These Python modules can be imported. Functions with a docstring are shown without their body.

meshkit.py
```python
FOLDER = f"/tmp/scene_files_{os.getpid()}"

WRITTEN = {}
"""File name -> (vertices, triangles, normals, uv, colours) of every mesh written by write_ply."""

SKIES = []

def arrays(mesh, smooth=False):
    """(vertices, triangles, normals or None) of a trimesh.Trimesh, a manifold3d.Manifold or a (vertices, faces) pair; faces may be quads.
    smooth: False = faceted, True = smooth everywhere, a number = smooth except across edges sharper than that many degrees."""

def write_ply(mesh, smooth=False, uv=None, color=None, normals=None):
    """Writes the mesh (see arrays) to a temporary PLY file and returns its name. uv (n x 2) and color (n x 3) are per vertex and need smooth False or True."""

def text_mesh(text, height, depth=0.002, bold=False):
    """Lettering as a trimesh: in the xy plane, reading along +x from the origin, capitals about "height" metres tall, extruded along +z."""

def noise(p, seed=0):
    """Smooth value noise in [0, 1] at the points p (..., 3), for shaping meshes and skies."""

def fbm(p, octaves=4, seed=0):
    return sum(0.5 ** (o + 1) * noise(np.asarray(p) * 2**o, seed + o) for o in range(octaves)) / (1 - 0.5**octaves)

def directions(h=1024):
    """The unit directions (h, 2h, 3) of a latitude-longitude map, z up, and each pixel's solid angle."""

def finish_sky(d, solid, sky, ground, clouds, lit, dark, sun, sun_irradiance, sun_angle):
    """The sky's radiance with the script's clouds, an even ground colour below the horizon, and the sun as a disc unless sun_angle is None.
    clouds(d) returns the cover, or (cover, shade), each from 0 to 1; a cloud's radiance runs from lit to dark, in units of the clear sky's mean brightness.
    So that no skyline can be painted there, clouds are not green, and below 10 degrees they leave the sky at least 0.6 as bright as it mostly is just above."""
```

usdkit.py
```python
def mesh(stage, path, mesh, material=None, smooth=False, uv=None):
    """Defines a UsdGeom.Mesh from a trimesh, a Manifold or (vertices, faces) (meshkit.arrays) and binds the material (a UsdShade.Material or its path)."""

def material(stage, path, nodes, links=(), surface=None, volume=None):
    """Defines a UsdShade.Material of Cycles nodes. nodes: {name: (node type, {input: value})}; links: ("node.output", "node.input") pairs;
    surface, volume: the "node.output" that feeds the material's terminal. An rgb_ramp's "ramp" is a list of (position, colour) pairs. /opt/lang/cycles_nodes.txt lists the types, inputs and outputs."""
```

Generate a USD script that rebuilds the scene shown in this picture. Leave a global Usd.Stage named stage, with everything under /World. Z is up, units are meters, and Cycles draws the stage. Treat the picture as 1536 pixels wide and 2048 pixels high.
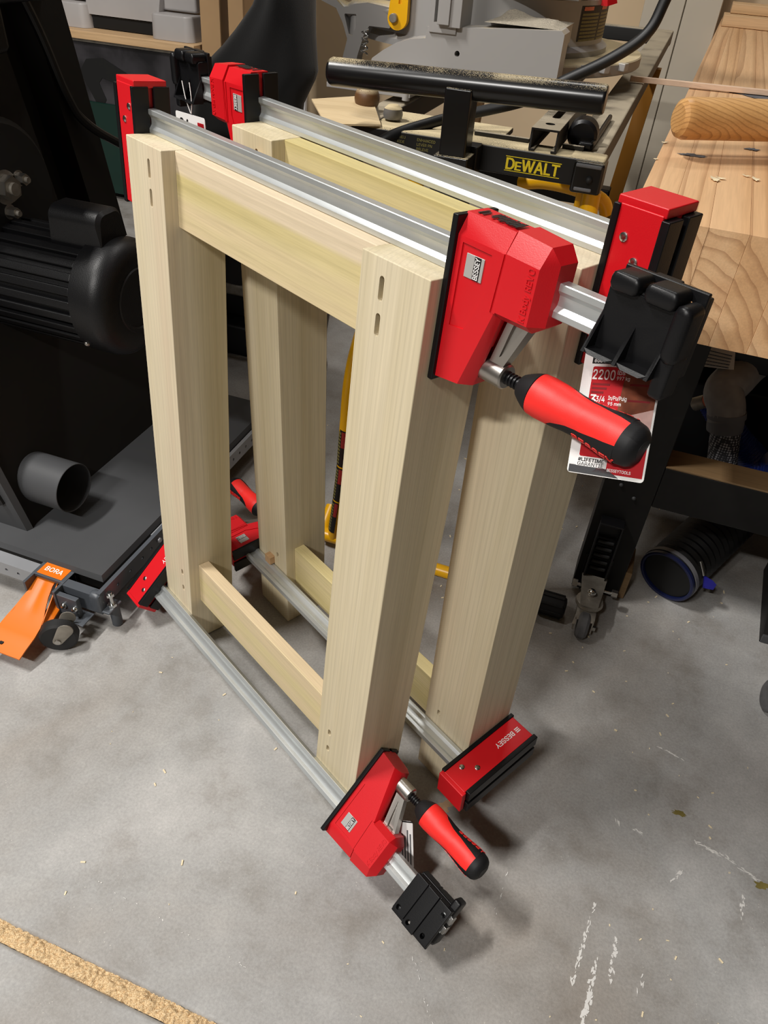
import math, random
import numpy as np, trimesh, manifold3d as m3
from scipy.spatial.transform import Rotation as Rot
from shapely.geometry import Polygon
import usdkit, meshkit
from pxr import Usd, UsdGeom, UsdLux, UsdShade, Gf, Sdf

stage = Usd.Stage.CreateInMemory()
UsdGeom.SetStageUpAxis(stage, 'Z'); UsdGeom.SetStageMetersPerUnit(stage, 1.0)
UsdGeom.Xform.Define(stage, '/World'); UsdGeom.Scope.Define(stage, '/World/Looks')
rng = np.random.default_rng(7); random.seed(7)

# ------------------------------------------------------------------ camera
F_PX = 1460.06
CAM_C = np.array([0.53761, -0.92061, 1.10284])
CAM_R = np.array([[.936031, .346715, .060294], [.265014, -.581734, -.768995], [-.231547, .735781, -.636406]])  # right, down, forward
u_, s_, vt_ = np.linalg.svd(CAM_R); CAM_R = u_ @ vt_
cam = UsdGeom.Camera.Define(stage, '/World/camera')
cam.CreateHorizontalApertureAttr(24.0); cam.CreateVerticalApertureAttr(32.0)
cam.CreateFocalLengthAttr(24.0 * F_PX / 1536)
cam.CreateClippingRangeAttr((0.02, 200.0))
Mc = np.eye(4); Mc[:3, 0], Mc[:3, 1], Mc[:3, 2], Mc[:3, 3] = CAM_R[0], -CAM_R[1], -CAM_R[2], CAM_C
cam.AddTransformOp().Set(Gf.Matrix4d(*Mc.T.ravel().tolist()))
cam.CreateExposureAttr(-0.18)

# ------------------------------------------------------------------ lights (ceiling tubes of the workshop)
def rect_light(name, pos, size, inten, col, target=None):
    l = UsdLux.RectLight.Define(stage, '/World/' + name)
    l.CreateWidthAttr(size[0]); l.CreateHeightAttr(size[1]); l.CreateIntensityAttr(inten); l.CreateColorAttr(Gf.Vec3f(*col))
    l.AddTranslateOp().Set(Gf.Vec3d(*pos))
    if target is not None:
        d = np.array(target, float) - np.array(pos, float); d /= np.linalg.norm(d)
        z = -d; x = np.cross([0, 1, 0.01], z); x /= np.linalg.norm(x); y = np.cross(z, x)
        M = np.eye(4); M[:3, 0], M[:3, 1], M[:3, 2], M[:3, 3] = x, y, z, pos
        l.ClearXformOpOrder(); l.AddTransformOp().Set(Gf.Matrix4d(*M.T.ravel().tolist()))
    return l
WARM = (1.0, 0.97, 0.93)
rect_light('tube_light', (-0.50, -2.90, 3.25), (0.9, 0.16), 330, WARM)
rect_light('tube_light_001', (-1.35, -0.72, 3.25), (0.16, 0.7), 335, WARM)
rect_light('tube_light_002', (0.35, 1.55, 3.25), (1.2, 0.2), 30, WARM)

# ------------------------------------------------------------------ mesh helpers
MAN = m3.Manifold
def V(*a): return np.array(a, float)
def hull(pts): return MAN.hull_points(np.asarray(pts, float))
def box(x0, x1, y0, y1, z0, z1, c=0.0):
    if c <= 0: return hull([(x, y, z) for x in (x0, x1) for y in (y0, y1) for z in (z0, z1)])
    c = min(c, (x1-x0)/2.01, (y1-y0)/2.01, (z1-z0)/2.01)
    p = []
    for x, sx in ((x0, 1), (x1, -1)):
        for y, sy in ((y0, 1), (y1, -1)):
            for z, sz in ((z0, 1), (z1, -1)):
                p += [(x+sx*c, y+sy*c*.3, z+sz*c*.3), (x+sx*c*.3, y+sy*c, z+sz*c*.3), (x+sx*c*.3, y+sy*c*.3, z+sz*c), (x+sx*c, y+sy*c, z), (x+sx*c, y, z+sz*c), (x, y+sy*c, z+sz*c)]
    return hull(p)
def frame_of(d):
    d = np.asarray(d, float); d = d/np.linalg.norm(d)
    a = np.cross(d, (0, 0, 1.0) if abs(d[2]) < .9 else (1.0, 0, 0)); a /= np.linalg.norm(a)
    return a, np.cross(d, a), d
def lathe(prof, p0, d, n=32):
    """prof: (t along axis, radius); closed with caps; returns trimesh"""
    a, b, d = frame_of(d); p0 = np.asarray(p0, float); th = np.linspace(0, 2*np.pi, n, endpoint=False)
    v = []
    for t, r in prof: v.append(p0 + d*t + max(r, 1e-5)*(np.cos(th)[:, None]*a + np.sin(th)[:, None]*b))
    m = len(prof); f = []
    for i in range(m-1):
        for j in range(n):
            k = (j+1) % n; f += [(i*n+j, i*n+k, (i+1)*n+k), (i*n+j, (i+1)*n+k, (i+1)*n+j)]
    v = np.vstack(v); c0 = len(v); v = np.vstack([v, p0+d*prof[0][0], p0+d*prof[-1][0]])
    for j in range(n):
        k = (j+1) % n; f += [(c0, k, j), (c0+1, (m-1)*n+j, (m-1)*n+k)]
    return trimesh.Trimesh(v, f, process=False)
def cyl(p0, p1, r, r2=None, n=28, c=0.0):
    p0, p1 = np.asarray(p0, float), np.asarray(p1, float); L = np.linalg.norm(p1-p0); r2 = r if r2 is None else r2
    prof = [(0, r), (L, r2)] if c <= 0 else [(0, r-c), (c, r), (L-c, r2), (L, r2-c)]
    return lathe(prof, p0, p1-p0, n)
def ring(prof, p0, d, n=40):
    """an open turned ring: the profile is closed on itself"""
    t = lathe(list(prof)+[prof[0]], p0, d, n); k = len(t.faces)-2*n
    return trimesh.Trimesh(t.vertices[:-2], t.faces[:k], process=False)
def mcyl(p0, p1, r, n=28):
    t = cyl(p0, p1, r, n=n); return hull(t.vertices)
def sphere(c, r, s=2): m = trimesh.creation.icosphere(s, 1.0); m.apply_scale(r); m.apply_translation(c); return m
def tube(pts, r, n=14, k=None):
    """swept round tube through the points (smoothed by Catmull-Rom when k is given)"""
    p = np.asarray(pts, float)
    if k:
        q = np.vstack([2*p[0]-p[1], p, 2*p[-1]-p[-2]]); out = []
        for i in range(1, len(q)-2):
            for t in np.linspace(0, 1, k, endpoint=False):
                a, b, c, d = q[i-1], q[i], q[i+1], q[i+2]
                out.append(.5*(2*b+(c-a)*t+(2*a-5*b+4*c-d)*t*t+(3*b-a-3*c+d)*t**3))
        p = np.array(out+[p[-1]])
    rr = np.broadcast_to(r, (len(p),)) if np.ndim(r) == 0 else np.interp(np.linspace(0, 1, len(p)), np.linspace(0, 1, len(r)), r)
    t = np.gradient(p, axis=0); t /= np.linalg.norm(t, axis=1)[:, None]
    a = frame_of(t[0])[0]; v = []; th = np.linspace(0, 2*np.pi, n, endpoint=False)
    for i in range(len(p)):
        a = a - t[i]*(a@t[i]); a /= np.linalg.norm(a); b = np.cross(t[i], a)
        v.append(p[i] + rr[i]*(np.cos(th)[:, None]*a + np.sin(th)[:, None]*b))
    m = len(p); f = []
    for i in range(m-1):
        for j in range(n):
            kk = (j+1) % n; f += [(i*n+j, i*n+kk, (i+1)*n+kk), (i*n+j, (i+1)*n+kk, (i+1)*n+j)]
    v = np.vstack(v); c0 = len(v); v = np.vstack([v, p[0], p[-1]])
    for j in range(n):
        kk = (j+1) % n; f += [(c0, kk, j), (c0+1, (m-1)*n+j, (m-1)*n+kk)]
    return trimesh.Trimesh(v, f, process=False)
def tm(x):
    if isinstance(x, trimesh.Trimesh): return x
    v, f, _ = meshkit.arrays(x); return trimesh.Trimesh(v, f, process=False)
def cat(*ms):
    ms = [tm(q) for m in ms for q in (m if isinstance(m, (list, tuple)) else [m])]
    return trimesh.util.concatenate(ms) if len(ms) > 1 else ms[0]
def extr(poly, o, ux, uy, depth):
    """polygon (2d points or shapely) in the plane o + a*ux + b*uy, extruded by depth along ux x uy"""
    g = poly if isinstance(poly, Polygon) else Polygon(poly)
    m = trimesh.creation.extrude_polygon(g, 1.0, engine='earcut')
    o, ux, uy = map(lambda q: np.asarray(q, float), (o, ux, uy)); w = np.cross(ux, uy)
    v = m.vertices; nv = o + v[:, :1]*ux + v[:, 1:2]*uy + v[:, 2:]*depth*w
    f = m.faces if depth > 0 else m.faces[:, ::-1]
    return trimesh.Trimesh(nv, f, process=False)
def ex_man(poly, o, ux, uy, depth):
    t = extr(poly, o, ux, uy, depth); t = trimesh.Trimesh(t.vertices, t.faces, process=True)
    return MAN(m3.Mesh(np.asarray(t.vertices, np.float32), np.asarray(t.faces, np.uint32)))
def text(s, h, o, ux, uy, depth=.0004, bold=True, center=False, sx=1.0, fit=None):
    m = meshkit.text_mesh(s, h, depth, bold=bold); v = np.array(m.vertices)
    v[:, 0] *= sx
    if fit: v[:, 0] = (v[:, 0]-v[:, 0].min())*fit/np.ptp(v[:, 0])
    if center: v[:, 0] -= (v[:, 0].min()+v[:, 0].max())/2
    o, ux, uy = map(lambda q: np.asarray(q, float), (o, ux, uy)); w = np.cross(ux, uy)
    return trimesh.Trimesh(o + v[:, :1]*ux + v[:, 1:2]*uy + v[:, 2:]*w, m.faces, process=False)
def plate(o, ux, uy, w, h, t=.0006):
    return extr([(0, 0), (w, 0), (w, h), (0, h)], o, ux, uy, t)
def xf(m, M):
    t = tm(m).copy(); t.apply_transform(M); return t
def mat4(R=None, t=(0, 0, 0)):
    M = np.eye(4)
    if R is not None: M[:3, :3] = R
    M[:3, 3] = t; return M

# ------------------------------------------------------------------ materials
def lin(*rgb):
    a = np.array(rgb, float)/255; return tuple(np.where(a <= .04045, a/12.92, ((a+.055)/1.055)**2.4))
LOOK = {}
def mk(name, nodes, links, surface='p.BSDF'):
    LOOK[name] = usdkit.material(stage, '/World/Looks/'+name, nodes, links, surface=surface); return LOOK[name]
def plain(name, rgb, rough=.5, metal=0.0, bump=0.0, bscale=400, var=0.06, vscale=8, spec=.5, coat=0.0, **kw):
    c = np.array(lin(*rgb)); n = {'g': ('texture_coordinate', {}), 'v': ('noise_texture', {'scale': vscale, 'detail': 4.0}),
        'r': ('rgb_ramp', {'ramp': [(.3, tuple(c*(1-var))), (.7, tuple(np.minimum(c*(1+var), 1)))]}),
        'p': ('principled_bsdf', {'roughness': rough, 'metallic': metal, 'specular_ior_level': spec, 'coat_weight': coat, **kw})}
    l = [('g.object', 'v.vector'), ('v.fac', 'r.fac'), ('r.color', 'p.base_color')]
    if bump:
        n['bn'] = ('noise_texture', {'scale': bscale, 'detail': 3.0}); n['b'] = ('bump', {'strength': bump, 'distance': .001})
        l += [('g.object', 'bn.vector'), ('bn.fac', 'b.height'), ('b.normal', 'p.normal')]
    return mk(name, n, l)
def dusty(name, rgb, rough=.45, amount=.5, dust=(205, 188, 150), metal=0.0, up=.35, scale=900):
    """a surface with sawdust lying on the faces that look up"""
    c = lin(*rgb); d = lin(*dust)
    n = {'g': ('geometry', {}), 's': ('separate_xyz', {}), 'm': ('map_range', {'from_min': up, 'from_max': up+.45, 'to_min': 0.0, 'to_max': 1.0, 'clamp': True}),
         'f': ('noise_texture', {'scale': scale, 'detail': 2.0}), 'w': ('noise_texture', {'scale': 14.0, 'detail': 3.0}),
         'a': ('math', {'math_type': 'multiply_add', 'value2': .75, 'value3': amount-.375-.5}), 'a2': ('math', {'math_type': 'add'}), 'mul': ('math', {'math_type': 'multiply'}),
         'st': ('map_range', {'from_min': .48, 'from_max': .56, 'to_min': 0.0, 'to_max': 1.0, 'clamp': True}),
         'mul2': ('math', {'math_type': 'multiply'}),
         'mx': ('mix', {'color1': c, 'color2': d}), 'rr': ('math', {'math_type': 'multiply_add', 'value2': .45, 'value3': rough, 'use_clamp': True}),
         'p': ('principled_bsdf', {'metallic': metal})}
    l = [('g.normal', 's.vector'), ('s.z', 'm.value'), ('g.position', 'f.vector'), ('g.position', 'w.vector'), ('w.fac', 'a.value1'), ('f.fac', 'a2.value1'), ('a.value', 'a2.value2'),
         ('a2.value', 'st.value'), ('st.result', 'mul2.value1'), ('m.result', 'mul2.value2'), ('mul2.value', 'mx.fac'), ('mx.color', 'p.base_color'), ('mul2.value', 'rr.value1'), ('rr.value', 'p.roughness')]
    return mk(name, n, l)
def wood(name, axis, tones, ring=(120, .25), line=.12, rough=.55, offset=(.31, .17, .23), coarse=14.0, rand=True, linecol=None, along=.035, fine=420.0, band=None):
    """solid timber: growth rings about an axis, streaks along the grain, end grain where a cut crosses the rings"""
    sc = [1.0, 1.0, 1.0]; sc['xyz'.index(axis)] = along
    dark = linecol or tuple(np.array(lin(*tones[0]))*.55)
    k = len(tones); ramp = [(.28+.44*i/(k-1), lin(*t)) for i, t in enumerate(tones)]
    n = {'t': ('texture_coordinate', {}), 'oi': ('object_info', {}), 'off': ('vector_math', {'math_type': 'scale', 'vector1': (3.1, 2.3, 1.7)}),
         'ad': ('vector_math', {'math_type': 'add'}), 'm': ('mapping', {'mapping_type': 'point', 'scale': tuple(sc), 'location': offset}),
         'n1': ('noise_texture', {'scale': coarse, 'detail': 3.0, 'roughness': .55}), 'r1': ('rgb_ramp', {'ramp': ramp}),
         'dn': ('noise_texture', {'scale': 9.0, 'detail': 2.0}), 'dsc': ('vector_math', {'math_type': 'scale', 'scale': ring[1]*.1}), 'dad': ('vector_math', {'math_type': 'add'}),
         'wv': ('wave_texture', {'wave_type': 'rings', 'rings_direction': axis, 'profile': 'saw', 'scale': ring[0]*.314, 'distortion': 1.2, 'detail': 2.0, 'detail_scale': 2.0}),
         'wr': ('map_range', {'from_min': .62, 'from_max': 1.0, 'to_min': 0.0, 'to_max': line, 'clamp': True}),
         'fn': ('noise_texture', {'scale': fine, 'detail': 2.0}), 'fr': ('map_range', {'from_min': .3, 'from_max': .7, 'to_min': .93, 'to_max': 1.05}),
         'mx': ('mix', {'color2': dark}), 'mul': ('vector_math', {'math_type': 'scale'}),
         'b': ('bump', {'strength': .12, 'distance': .0006}), 'p': ('principled_bsdf', {'roughness': rough, 'specular_ior_level': .35})}
    l = [('t.object', 'ad.vector1'), ('off.vector', 'ad.vector2'), ('ad.vector', 'm.vector'), ('m.vector', 'n1.vector'), ('n1.fac', 'r1.fac'),
         ('m.vector', 'dn.vector'), ('dn.color', 'dsc.vector1'), ('m.vector', 'dad.vector1'), ('dsc.vector', 'dad.vector2'), ('dad.vector', 'wv.vector'),
         ('wv.fac', 'wr.value'), ('wr.result', 'mx.fac'), ('r1.color', 'mx.color1'), ('m.vector', 'fn.vector'), ('fn.fac', 'fr.value'), ('mx.color', 'mul.vector1'), ('fr.result', 'mul.scale'),
         ('mul.vector', 'p.base_color'), ('fn.fac', 'b.height'), ('b.normal', 'p.normal')]
    if band:      # a paler sapwood edge above a wavering line
        n.update({'bx': ('separate_xyz', {}), 'bn': ('noise_texture', {'scale': 20.0, 'detail': 2.0}), 'ba': ('math', {'math_type': 'multiply_add', 'value2': .03}), 'bm': ('map_range', {'from_min': band[0], 'from_max': band[0]+.006, 'to_min': 0.0, 'to_max': .85, 'clamp': True}), 'bmx': ('mix', {'color2': lin(*band[1])})})
        l.remove(('r1.color', 'mx.color1'))
        l += [('t.object', 'bx.vector'), ('m.vector', 'bn.vector'), ('bn.fac', 'ba.value1'), ('bx.z', 'ba.value3'), ('ba.value', 'bm.value'), ('bm.result', 'bmx.fac'), ('r1.color', 'bmx.color1'), ('bmx.color', 'mx.color1')]
    if rand: l.append(('oi.random', 'off.scale'))
    else: n['off'][1]['scale'] = 0.0
    return mk(name, n, l)

POP = [(187, 171, 134), (203, 189, 156), (214, 201, 172), (210, 193, 165)]
POPG = [(188, 172, 116), (200, 184, 130), (208, 192, 144), (212, 191, 156)]
wood('poplar_upright', 'z', POP, ring=(150, .5), line=.15, along=.02)
wood('poplar_rail', 'x', [(186, 170, 112), (198, 182, 126), (208, 192, 142), (216, 198, 156)], ring=(50, .6), line=.14)
wood('poplar_length', 'x', POPG, ring=(50, .6), line=.12, band=(.851, (218, 200, 174)))
wood('poplar_peg', 'y', [(176, 140, 100), (196, 160, 120)], ring=(120, .3), line=.3)
wood('fir_board', 'y', [(194, 148, 104), (212, 168, 122), (224, 184, 140), (208, 162, 118)], ring=(58, .7), line=.50, rough=.5, linecol=lin(140, 92, 56), along=.03, coarse=10)
wood('fir_rod', 'x', [(196, 144, 86), (212, 164, 106), (222, 176, 118)], ring=(170, .5), line=.5, rough=.38, linecol=lin(110, 66, 28))
wood('slab_wood', 'x', [(196, 160, 116), (214, 178, 134), (222, 188, 146)], ring=(60, .6), line=.25)
wood('strip_wood', 'x', [(220, 190, 164), (230, 202, 176)], ring=(60, .6), line=.2)
wood('ply_wood', 'x', [(196, 172, 132), (210, 188, 150), (218, 198, 162)], ring=(8, .8), line=.2)
wood('raw_wood', 'x', [(120, 96, 66), (136, 110, 78)], ring=(60, .6), line=.2)
plain('red_plastic', (205, 14, 26), .42, bump=.10, bscale=900, var=.03)
plain('grip_red', (238, 40, 34), .5, bump=.08, bscale=1200, var=.03)
plain('black_plastic', (14, 14, 16), .40, bump=.08, bscale=700, spec=.32)
plain('black_rubber', (12, 12, 13), .6, bump=.1, bscale=900)
plain('grip_black', (20, 20, 22), .6, spec=.35)
plain('zinc_bar', (206, 210, 210), .36, .72, var=.05, vscale=20)
plain('bright_steel', (200, 200, 198), .22, 1.0, var=.04)
plain('cast_steel', (176, 172, 166), .35, 1.0, var=.05)
plain('silver_label', (196, 194, 190), .35, .4)
plain('label_black', (22, 20, 20), .5)
plain('label_white', (232, 230, 228), .5, var=.02)
plain('label_red', (176, 16, 28), .45, var=.02)
plain('label_dark_red', (120, 12, 20), .5, var=.02)
plain('photo_brown', (120, 62, 38), .45, var=.35, vscale=60)
plain('photo_pink', (206, 168, 160), .45, var=.18, vscale=60)
plain('machine_paint', (24, 22, 20), .6, spec=.35, bump=.1, bscale=900)
plain('machine_grey', (68, 69, 71), .5, spec=.35, bump=.12, bscale=900)
plain('motor_black', (14, 14, 16), .42, spec=.4, bump=.25, bscale=600)
plain('cavity_black', (8, 8, 8), .7)
plain('rail_silver', (176, 178, 182), .4, .6)
plain('bracket_grey', (74, 78, 84), .42)
plain('orange_paint', (222, 112, 14), .42, spec=.35, var=.03)
plain('yellow_paint', (236, 176, 10), .35, var=.03)
plain('rubber_tyre', (22, 22, 23), .6)
plain('grey_tyre', (92, 92, 94), .6, var=.2, vscale=60)
plain('worn_steel', (150, 144, 134), .45, .6, var=.25, vscale=40)
plain('black_wood', (16, 15, 14), .55, spec=.3, bump=.3, bscale=120, var=.25, vscale=30)
plain('cardboard', (178, 144, 104), .8, var=.06)
plain('white_panel', (206, 206, 208), .5, var=.03)
plain('beige_wall', (214, 190, 156), .85, var=.03, vscale=3)
plain('ceiling_paint', (120, 116, 110), .9)
plain('cluttered_wall', (78, 73, 66), .9)
plain('pale_cabinet', (200, 190, 172), .6, var=.03)
plain('planer_grey', (178, 174, 172), .45, var=.04)
plain('dark_green', (10, 44, 36), .3)
plain('blue_hose', (30, 52, 132), .35)
plain('duct_rim', (18, 26, 64), .4)
plain('blue_clamp', (24, 22, 130), .45)
plain('grey_hose', (112, 112, 116), .55)
plain('elbow_grey', (150, 147, 146), .6, var=.2, vscale=40)
plain('orange_cap', (220, 116, 84), .5)
plain('cable_black', (12, 12, 13), .5)
plain('cloth_black', (14, 14, 15), .85, bump=.3, bscale=500, sheen_weight=.25)
plain('chalk_white', (214, 212, 208), .8, var=.08)
plain('shaded_yellow_paint', (150, 98, 14), .45, var=.04)  # yellow leg paint with the shade put into its colour
plain('yellow_print', (226, 200, 30), .5, var=.02)
plain('stain_tan', (176, 146, 116), .9, var=.2, vscale=60)
plain('stain_olive', (120, 108, 56), .6, var=.2, vscale=60)
plain('shaving_wood', (224, 208, 174), .7, var=.12, vscale=80)
plain('warning_olive', (120, 112, 60), .5, var=.2, vscale=300)
plain('warning_red', (150, 40, 36), .5)
dusty('dusty_black', (15, 15, 17), .38, .66)
dusty('dusty_black_light', (14, 14, 16), .26, .50, up=.62)
dusty('dusty_alu', (142, 140, 138), .45, .68, metal=.35)
dusty('dusty_alu_clean', (168, 166, 164), .45, .42, metal=.25)
plain('smudge_grey', (92, 94, 100), .7, var=.3, vscale=120)
dusty('dusty_brown', (92, 62, 34), .5, .62)
dusty('dusty_beam', (26, 25, 24), .45, .66, dust=(170, 158, 136))

# concrete
def concrete():
    n = {'g': ('geometry', {}), 'n1': ('noise_texture', {'scale': 1.6, 'detail': 6.0, 'roughness': .6, 'distortion': .6}), 'n2': ('noise_texture', {'scale': 9.0, 'detail': 8.0, 'roughness': .65}),
         'n3': ('noise_texture', {'scale': 240.0, 'detail': 4.0, 'roughness': .7}), 'v': ('voronoi_texture', {'scale': 110.0}), 'vm': ('map_range', {'from_min': .045, 'from_max': .075, 'to_min': 1.0, 'to_max': 0.0, 'clamp': True}),
         'vw': ('noise_texture', {'scale': 6.0, 'detail': 2.0}), 'vwm': ('map_range', {'from_min': .46, 'from_max': .58, 'to_min': 0.0, 'to_max': .8, 'clamp': True}), 'vx': ('math', {'math_type': 'multiply'}),
         'r1': ('rgb_ramp', {'ramp': [(.28, lin(136, 126, 115)), (.42, lin(151, 147, 142)), (.56, lin(160, 159, 157)), (.72, lin(177, 175, 173))]}),
         'r2': ('rgb_ramp', {'ramp': [(.33, (.78, .76, .735)), (.48, (.98, .98, .98)), (.54, (1.02, 1.02, 1.02)), (.68, (1.16, 1.16, 1.16))]}),
         'r3': ('rgb_ramp', {'ramp': [(.3, (.86, .86, .86)), (.7, (1.13, 1.13, 1.13))]}),
         'm1': ('mix', {'mix_type': 'multiply', 'fac': 1.0}), 'm2': ('mix', {'mix_type': 'multiply', 'fac': 1.0}), 'm3': ('mix', {'color2': lin(215, 210, 200)}),
         'b': ('bump', {'strength': .25, 'distance': .001}), 'rr': ('map_range', {'from_min': .35, 'from_max': .65, 'to_min': .5, 'to_max': .72}), 'p': ('principled_bsdf', {'specular_ior_level': .35})}
    l = [('g.position', k+'.vector') for k in ('n1', 'n2', 'n3', 'v', 'vw')] + [('n1.fac', 'r1.fac'), ('n2.fac', 'r2.fac'), ('n3.fac', 'r3.fac'), ('r1.color', 'm1.color1'), ('r2.color', 'm1.color2'),
         ('m1.color', 'm2.color1'), ('r3.color', 'm2.color2'), ('v.distance', 'vm.value'), ('vw.fac', 'vwm.value'), ('vm.result', 'vx.value1'), ('vwm.result', 'vx.value2'), ('vx.value', 'm3.fac'),
         ('m2.color', 'm3.color1'), ('m3.color', 'p.base_color'), ('n3.fac', 'b.height'), ('b.normal', 'p.normal'), ('n2.fac', 'rr.value'), ('rr.result', 'p.roughness')]
    mk('concrete', n, l)
concrete()
mk('sawdust', {'g': ('geometry', {}), 'n': ('noise_texture', {'scale': 700.0, 'detail': 2.0}), 'r': ('rgb_ramp', {'ramp': [(.3, lin(176, 138, 96)), (.5, lin(212, 182, 138)), (.7, lin(236, 212, 172))]}),
    'b': ('bump', {'strength': .8, 'distance': .002}), 'p': ('principled_bsdf', {'roughness': .9})},
   [('g.position', 'n.vector'), ('n.fac', 'r.fac'), ('r.color', 'p.base_color'), ('n.fac', 'b.height'), ('b.normal', 'p.normal')])
mk('heap_dust', {'g': ('geometry', {}), 'n': ('noise_texture', {'scale': 1100.0, 'detail': 2.0}), 'r': ('rgb_ramp', {'ramp': [(.36, lin(104, 98, 90)), (.5, lin(168, 158, 140)), (.66, lin(212, 202, 180))]}), 'b': ('bump', {'strength': .6, 'distance': .001}), 'p': ('principled_bsdf', {'roughness': .9})},
   [('g.position', 'n.vector'), ('n.fac', 'r.fac'), ('r.color', 'p.base_color'), ('n.fac', 'b.height'), ('b.normal', 'p.normal')])
mk('gloss_black_panel', {'g': ('geometry', {}), 'n': ('noise_texture', {'scale': 7.0, 'detail': 5.0, 'distortion': .5}), 'r': ('rgb_ramp', {'ramp': [(.35, lin(26, 25, 28)), (.7, lin(66, 64, 68))]}), 'p': ('principled_bsdf', {'roughness': .35})},
   [('g.position', 'n.vector'), ('n.fac', 'r.fac'), ('r.color', 'p.base_color')])
mk('hose_mesh_cover', {'t': ('texture_coordinate', {}), 'c': ('voronoi_texture', {'scale': 190.0, 'randomness': .15}), 'r': ('rgb_ramp', {'ramp': [(.25, lin(190, 190, 194)), (.5, lin(50, 50, 56))]}), 'p': ('principled_bsdf', {'roughness': .6})},
   [('t.object', 'c.vector'), ('c.distance', 'r.fac'), ('r.color', 'p.base_color')])

# ------------------------------------------------------------------ scene tree helpers
_used = {}
def numbered(parent, name):
    k = (parent, name); c = _used.get(k, 0); _used[k] = c+1
    return name if c == 0 else f'{name}_{c:03d}'
def setd(p, **kw):
    for k, v in kw.items():
        if v: p.SetCustomDataByKey(k, v)
def thing(name, label, cat_, M=None, group=None, kind=None):
    path = '/World/'+numbered('/World', name); x = UsdGeom.Xform.Define(stage, path)
    if M is not None:
        M = np.asarray(M, float)
        if M.shape == (3,): M = mat4(t=M)
        x.AddTransformOp().Set(Gf.Matrix4d(*M.T.ravel().tolist()))
    setd(x.GetPrim(), label=label, category=cat_, group=group, kind=kind); return path
def part(parent, name, mesh, look, label=None, smooth=30, kind=None):
    path = parent+'/'+numbered(parent, name)
    m = usdkit.mesh(stage, path, tm(mesh), LOOK[look], smooth=smooth); setd(m.GetPrim(), label=label, kind=kind); return path
def struct(name, look, mesh):
    path = '/World/'+numbered('/World', name); m = usdkit.mesh(stage, path, tm(mesh), LOOK[look], smooth=30); setd(m.GetPrim(), kind='structure'); return path
def single(name, label, cat_, mesh, look, group=None, kind=None, smooth=30):
    """a thing of one mesh, with its own origin at its base"""
    m = tm(mesh).copy(); b = m.bounds; o = V((b[0, 0]+b[1, 0])/2, (b[0, 1]+b[1, 1])/2, b[0, 2]); m.apply_translation(-o)
    path = '/World/'+numbered('/World', name); g = usdkit.mesh(stage, path, m, LOOK[look], smooth=smooth)
    g.AddTranslateOp().Set(Gf.Vec3d(*o)); setd(g.GetPrim(), label=label, category=cat_, group=group, kind=kind); return path

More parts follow.
